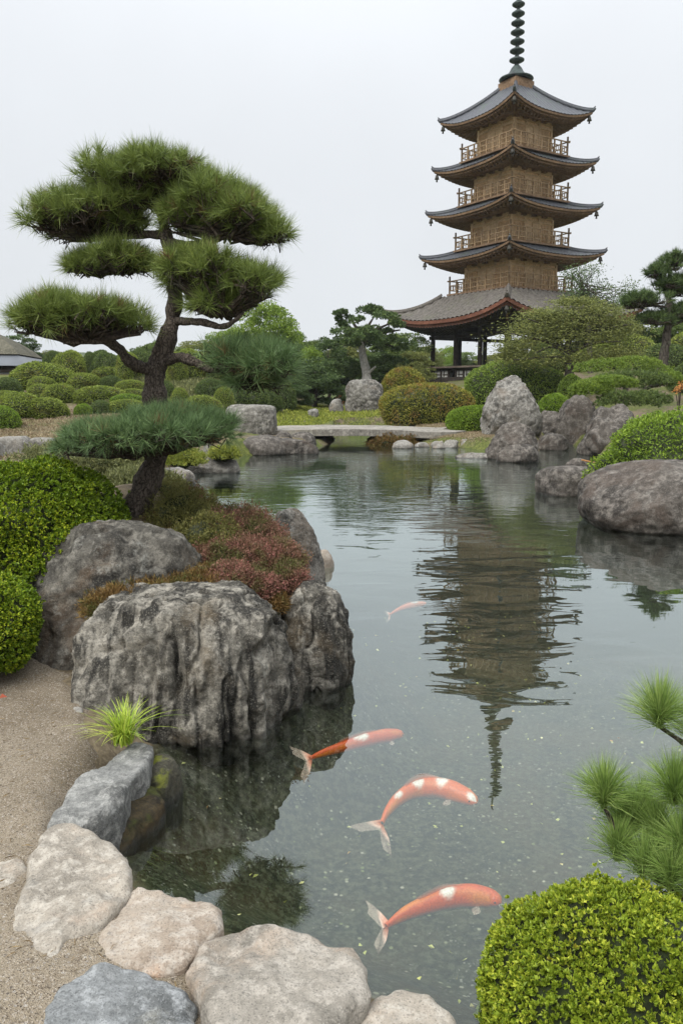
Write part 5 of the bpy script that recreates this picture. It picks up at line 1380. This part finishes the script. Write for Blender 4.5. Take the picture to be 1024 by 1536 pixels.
# small things beyond the bridge
root = empty('red_shrub', hit(510, 606), 0, 'small reddish shrub beside the standing stone', 'shrub'); RO = np.array(root.location)
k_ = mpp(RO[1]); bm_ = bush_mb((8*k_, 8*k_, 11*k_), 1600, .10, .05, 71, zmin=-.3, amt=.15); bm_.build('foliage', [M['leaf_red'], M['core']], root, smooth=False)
root = empty('garden_bench', hit(484, 612), 0, 'low dark bench under the trees beyond the bridge', 'bench'); k_ = mpp(root.location[1])
MB().box((0,0,.55),(26*k_,.5,.10)).build('seat', M['wood_dark'], root, smooth=False)
for s_ in (-1, 1): MB().box((s_*10*k_,0,.25),(.14,.4,.5)).build('leg', M['wood_dark'], root, smooth=False)

# ------------------------------------------------------------------ hills
def hill(name, x0, x1, Y, hpx, seed, mat):
    nx, ny = 120, 16; mb = MB(); xs = np.linspace(x0, x1, nx); v = np.linspace(0, 1, ny)
    hx = (hpx / F * Y) * (.75 + .3 * fbm(np.c_[xs/ (Y*.22), xs*0, xs*0], 4, seed))
    Xg, Vg = np.meshgrid(xs, v, indexing='ij')
    Zg = hx[:, None] * np.sin(Vg * math.pi) ** .8; Yg = Y + (Vg - .5) * Y * .5
    Zg += fbm(np.stack([Xg, Yg, Xg*0], -1).reshape(-1,3) / 14.0, 3, seed).reshape(Xg.shape) * 2.2
    i, j = np.meshgrid(np.arange(nx-1), np.arange(ny-1), indexing='ij')
    mb.add(np.stack([Xg, Yg, Zg], -1).reshape(-1,3), np.stack([i*ny+j,(i+1)*ny+j,(i+1)*ny+j+1,i*ny+j+1],-1).reshape(-1,4))
    tag(mb.build(name, mat), kind='structure')
m, nt = new_mat('hill_woods'); t = NT(nt); v_ = t.vor(t.pos(), .12); n = t.noise(t.pos(), .05, 5)
t.out(t.bsdf(t.mix(t.ramp(n,.35,.65), (.045,.065,.03), (.09,.11,.05)), .95, t.bump(v_, 1.0, 3.0), .1)); M['hill'] = m
hill('hills', -500, 600, 480, 62, 3, m)

# ------------------------------------------------------------------ koi
def koi(pts, width, tails, zc, seed, label, patch, orange=(.47, .063, .001)):
    rng = np.random.default_rng(seed)
    S = np.array([P(x, y, zc) for x, y in pts]); S = S[::-1]        # tail to head
    Sp, _ = smooth_path(S, np.zeros(len(S)), 8); n = len(Sp)
    u = np.linspace(0, 1, n)
    w = width * np.interp(u, [0, .08, .3, .55, .75, .88, .96, 1], [.20, .24, .58, .95, 1.0, .82, .55, .12])
    h = w * np.interp(u, [0, .3, .7, 1], [1.5, 1.25, 1.15, .9])
    T = unit(np.gradient(Sp, axis=0)); Sd = unit(np.cross(T, np.array((0, 0, 1.0)))); Upv = np.array((0, 0, 1.0))
    a = np.linspace(0, 2*np.pi, 20, endpoint=False)
    V = Sp[:, None] + Sd[:, None] * (np.cos(a)[None, :, None] * w[:, None, None]) + Upv * (np.sin(a)[None, :, None] * h[:, None, None])
    V = V.reshape(-1, 3); i, j = np.meshgrid(np.arange(n-1), np.arange(20), indexing='ij'); k = (j+1) % 20
    mb = MB().add(V, np.stack([i*20+j, i*20+k, (i+1)*20+k, (i+1)*20+j], -1).reshape(-1,4)); col = []
    sn = np.tile(np.sin(a), n); uu = np.repeat(u, 20)
    nz = fbm(np.c_[uu * 5, np.tile(np.cos(a), n) * 1.0, sn], 3, seed)
    o_ = np.array(orange); wh = np.array((.62, .58, .54))
    f = np.ones(len(sn))                      # white spots along the back
    ca = np.tile(np.cos(a), n)
    for (u0, wd) in patch: f = f * (1 - sst(1.1, .7, np.sqrt(((uu - u0) / wd) ** 2 + ((ca - .25) / .6) ** 2) + .2 * nz))
    oc = o_[None] * (1 + .0 * nz[:, None]) + np.array((.04, .08, .0)) * np.clip(nz, 0, 1)[:, None]
    g_ = sst(-.85, -.10, sn + .2 * nz)[:, None]            # flanks grey towards the belly, fade into murky water put into the colour
    cl = (wh[None] * (1 - f[:, None]) + oc * f[:, None]) * g_ + np.array((.26, .25, .24)) * (1 - g_); col.append(cl)
    V2 = np.vstack([Sp[-1:] + T[-1:] * w[-1] * .8, V[-20:]]); mb.add(V2, [(0, 1+q, 1+(q+1)%20) for q in range(20)]); col.append(np.repeat(cl[-1:], 21, 0))
    fin_c = np.array((.55, .44, .38))
    # forked tail
    b = Sp[0]; e0 = Sp[0] + Upv * h[0]; e1 = Sp[0] - Upv * h[0]
    tp = [P(x, y, zc - .0) + np.array((0, 0, dz)) for (x, y), dz in zip(tails, (.035, -.045))]
    mid = (tp[0] + tp[1]) / 2 * .55 + b * .45
    for tpk, sg in ((tp[0], 1), (tp[1], -1)):
        G = []
        for s_ in np.linspace(0, 1, 7):
            for r_ in np.linspace(0, 1, 5):
                outer = b + T[0]*.02 + (tpk - b) * s_ + Upv * sg * h[0] * (1 - s_) * .9 + (tpk - mid) * .12 * math.sin(s_ * 3.1)
                inner = b + (mid - b) * s_ + (tpk - mid) * max(0, s_ - .5) * 1.1
                G.append(outer * (1 - r_) + inner * r_ + Sd[0] * .006 * math.sin(6 * r_ + 5 * s_))
        mb.add(G, [(p*5+q, p*5+q+1, p*5+q+6, p*5+q+5) for p in range(6) for q in range(4)])
        s_ = np.repeat(np.linspace(0, 1, 7), 5)[:, None]; col.append(oc.mean(0) * np.clip(1 - s_ * 2.2, 0, 1) + fin_c * np.clip(s_ * 2.2, 0, 1))
    # dorsal, pectoral and pelvic fins
    iA, iB = int(n * .38), int(n * .68); G = []
    for q in range(9):
        f_ = q / 8; ii = int(iA + (iB - iA) * f_); hh = width * .55 * math.sin(math.pi * (.15 + .8 * f_) ) ** .7 
        G += [Sp[ii] + Upv * h[ii] * .96, Sp[ii] + Upv * (h[ii] + hh) - T[ii] * width * .6]
    mb.add(G, [(2*q, 2*q+2, 2*q+3, 2*q+1) for q in range(8)]); col.append(np.tile(np.array([oc.mean(0), fin_c]), (9, 1)))
    for f0, ln in ((.76, 1.1),):
        ii = int(n * f0)
        for sg in (-1, 1):
            r0 = Sp[ii] + Sd[ii] * sg * w[ii] * .8 - Upv * h[ii] * .3; G = []
            for q in range(7):
                an = -1.0 + q / 6 * 1.3
                d = Sd[ii] * sg * math.cos(an) - T[ii] * (-math.sin(an)) * -1 * .0 + T[ii] * math.sin(an) - Upv * .35
                G += [r0 + d * width * .1, r0 + d * width * ln * (1 - .35 * abs(q - 3) / 3)]
            mb.add(G, [(2*q, 2*q+2, 2*q+3, 2*q+1) for q in range(6)]); col.append(np.repeat(fin_c[None], 14, 0))
    # eyes and barbels
    ii = int(n * .93)
    C, Tt = ico(2)
    for sg in (-1, 1):
        mb.add(C * width * .10 + Sp[ii] + Sd[ii] * sg * w[ii] * .92 + Upv * h[ii] * .2, Tt); col.append(np.repeat([[.01, .01, .01]], len(C), 0))
        q0 = Sp[-2] + Sd[-2] * sg * w[-2] * .8 - Upv * h[-2] * .3
        tb = MB().tube([q0, q0 + T[-1] * width * .3 + Sd[-2] * sg * width * .2 - Upv * width * .1], [width*.05, width*.02], 5, 0); Va = np.vstack(tb.v)
        off = mb.n; mb.v.append(Va); mb.f += [(f_ + off, 0) for f_, _ in tb.f]; mb.n += len(Va); col.append(np.repeat(fin_c[None], len(Va), 0))
    Cc = np.vstack(col); fin = np.abs(Cc - fin_c).sum(1) < .02
    al = np.where(fin, .34, 1.0); al[:len(g_)] = .22 + .78 * g_[:, 0]; Cc = np.c_[np.clip(Cc, 0, 1), al]  # fins see-through; belly alpha thinned to imitate its fade into murky water
    o = mb.build('koi', M['koi'], None, True, {'tone': (Cc, 'FLOAT_COLOR')})
    c0 = Sp[n // 2].copy(); o.data.transform(Matrix.Translation(Vector(-c0))); o.location = tuple(c0)
    tag(o, label, 'koi fish', 'koi swimming in the pond')
m, nt = new_mat('koi_skin'); t = NT(nt)
at_ = t.n('ShaderNodeAttribute'); at_.attribute_name = 'tone'
vs_ = t.vor(t.coord('Object'), 110)
ks = t.bsdf(t.mix(t.ramp(vs_, .35, .75, 0, .35), at_.outputs['Color'], t.mix(1.0, at_.outputs['Color'], (.55, .40, .35), 'MULTIPLY')), .35, t.bump(vs_, .4, .003), .5); kt = t.n('ShaderNodeBsdfTransparent'); km = t.n('ShaderNodeMixShader')
t.l(at_.outputs['Alpha'], km.inputs[0]); t.l(kt.outputs[0], km.inputs[1]); t.l(ks, km.inputs[2]); t.out(km.outputs[0]); M['koi'] = m
koi([(605,1101),(587,1103),(556,1109),(517,1120),(482,1131),(464,1138)], .042, [(431,1130),(452,1169)], -.12, 701, 'slim straight orange koi, the middle-distance one nearest the furrowed boulder', [(.52, .05)])
koi([(714,1204),(698,1195),(673,1186),(646,1182),(619,1186),(596,1200),(580,1219),(572,1236)], .052, [(523,1254),(588,1278)], -.08, 702, 'curved orange koi with white spots, arched like a bow', [(.28, .035), (.46, .05), (.66, .05), (.96, .07)], (.52, .092, .002))
koi([(751,1354),(734,1347),(705,1344),(673,1347),(642,1357),(611,1369),(591,1381),(578,1390)], .044, [(544,1366),(561,1423)], -.09, 703, 'orange koi closest to the box ball, with one white spot on its back', [(.55, .06)])
koi([(639,905),(619,908),(599,914),(584,922)], .030, [(574,922),(578,931)], -.10, 704, 'small faint pinkish koi farthest out, near the pagoda reflection', [(.7, .1)], (.72, .20, .10))
# leaf bits on the pond bed and a few afloat
rng = np.random.default_rng(4); q = rng.uniform((-1.4, 1.9), (2.4, 9.0), (380, 2)); d_ = pond_sd(q[:,0], q[:,1]); q = q[d_ < -.1]
Pt = np.c_[q, ground_z(q[:,0], q[:,1]) + .012 + rng.random(len(q)) ** 2 * .10]
V, Q = leaves(Pt, np.c_[rng.normal(size=(len(q), 2)), np.zeros(len(q))], .028, .018, rng, .15)
o = MB().add(V, Q).build('fallen_leaves', [leaf_mat('leaf_litter', (.16,.17,.05), (.32,.33,.12), (.55,.50,.30), 3, .6, .1, (.45,.22,.06), 4, .55, .65)], smooth=False)
o['label'] = 'bits of fallen leaf lying in the pond'; o['kind'] = 'stuff'; o['category'] = 'leaf litter'
q = rng.uniform((-2.6, 1.6), (-.5, 5.2), (900, 2)); q = q[poly_sd(q[:,0], q[:,1], SAND) < -.04]
Pt = np.c_[q, ground_z(q[:,0], q[:,1]) + .022]; az = rng.uniform(0, 6.28, len(q))
V, Q = leaves(Pt, np.c_[np.cos(az), np.sin(az), az * 0], .045, .004, rng, .05)
o = MB().add(V, Q).build('fallen_needles', [M['pine_dry']], smooth=False); o['label'] = 'dry pine needles scattered on the sand path'; o['kind'] = 'stuff'; o['category'] = 'litter'
c = hit(4, 1052); MB().add(*leaves(np.array([[c[0]-.02, c[1], c[2]+.015]]), np.array([[1., .3, .15]]), .07, .045, rng, .05)).build('fallen_leaf', M['leaf_red'], smooth=False)
tag(COL.objects['fallen_leaf'], 'rusty fallen leaf on the sand near the left edge', 'leaf')

# ------------------------------------------------------------------ damp air
m, nt = new_mat('haze'); t = NT(nt)
hv = t.n('ShaderNodeVolumePrincipled'); hv.inputs['Color'].default_value = (.86, .90, .95, 1); hv.inputs['Density'].default_value = .0002
ho = t.n('ShaderNodeOutputMaterial'); t.l(hv.outputs[0], ho.inputs['Volume'])
o = MB().box((0, 420, 24), (1500, 960, 52)).build('haze', m, smooth=False); tag(o, kind='stuff')
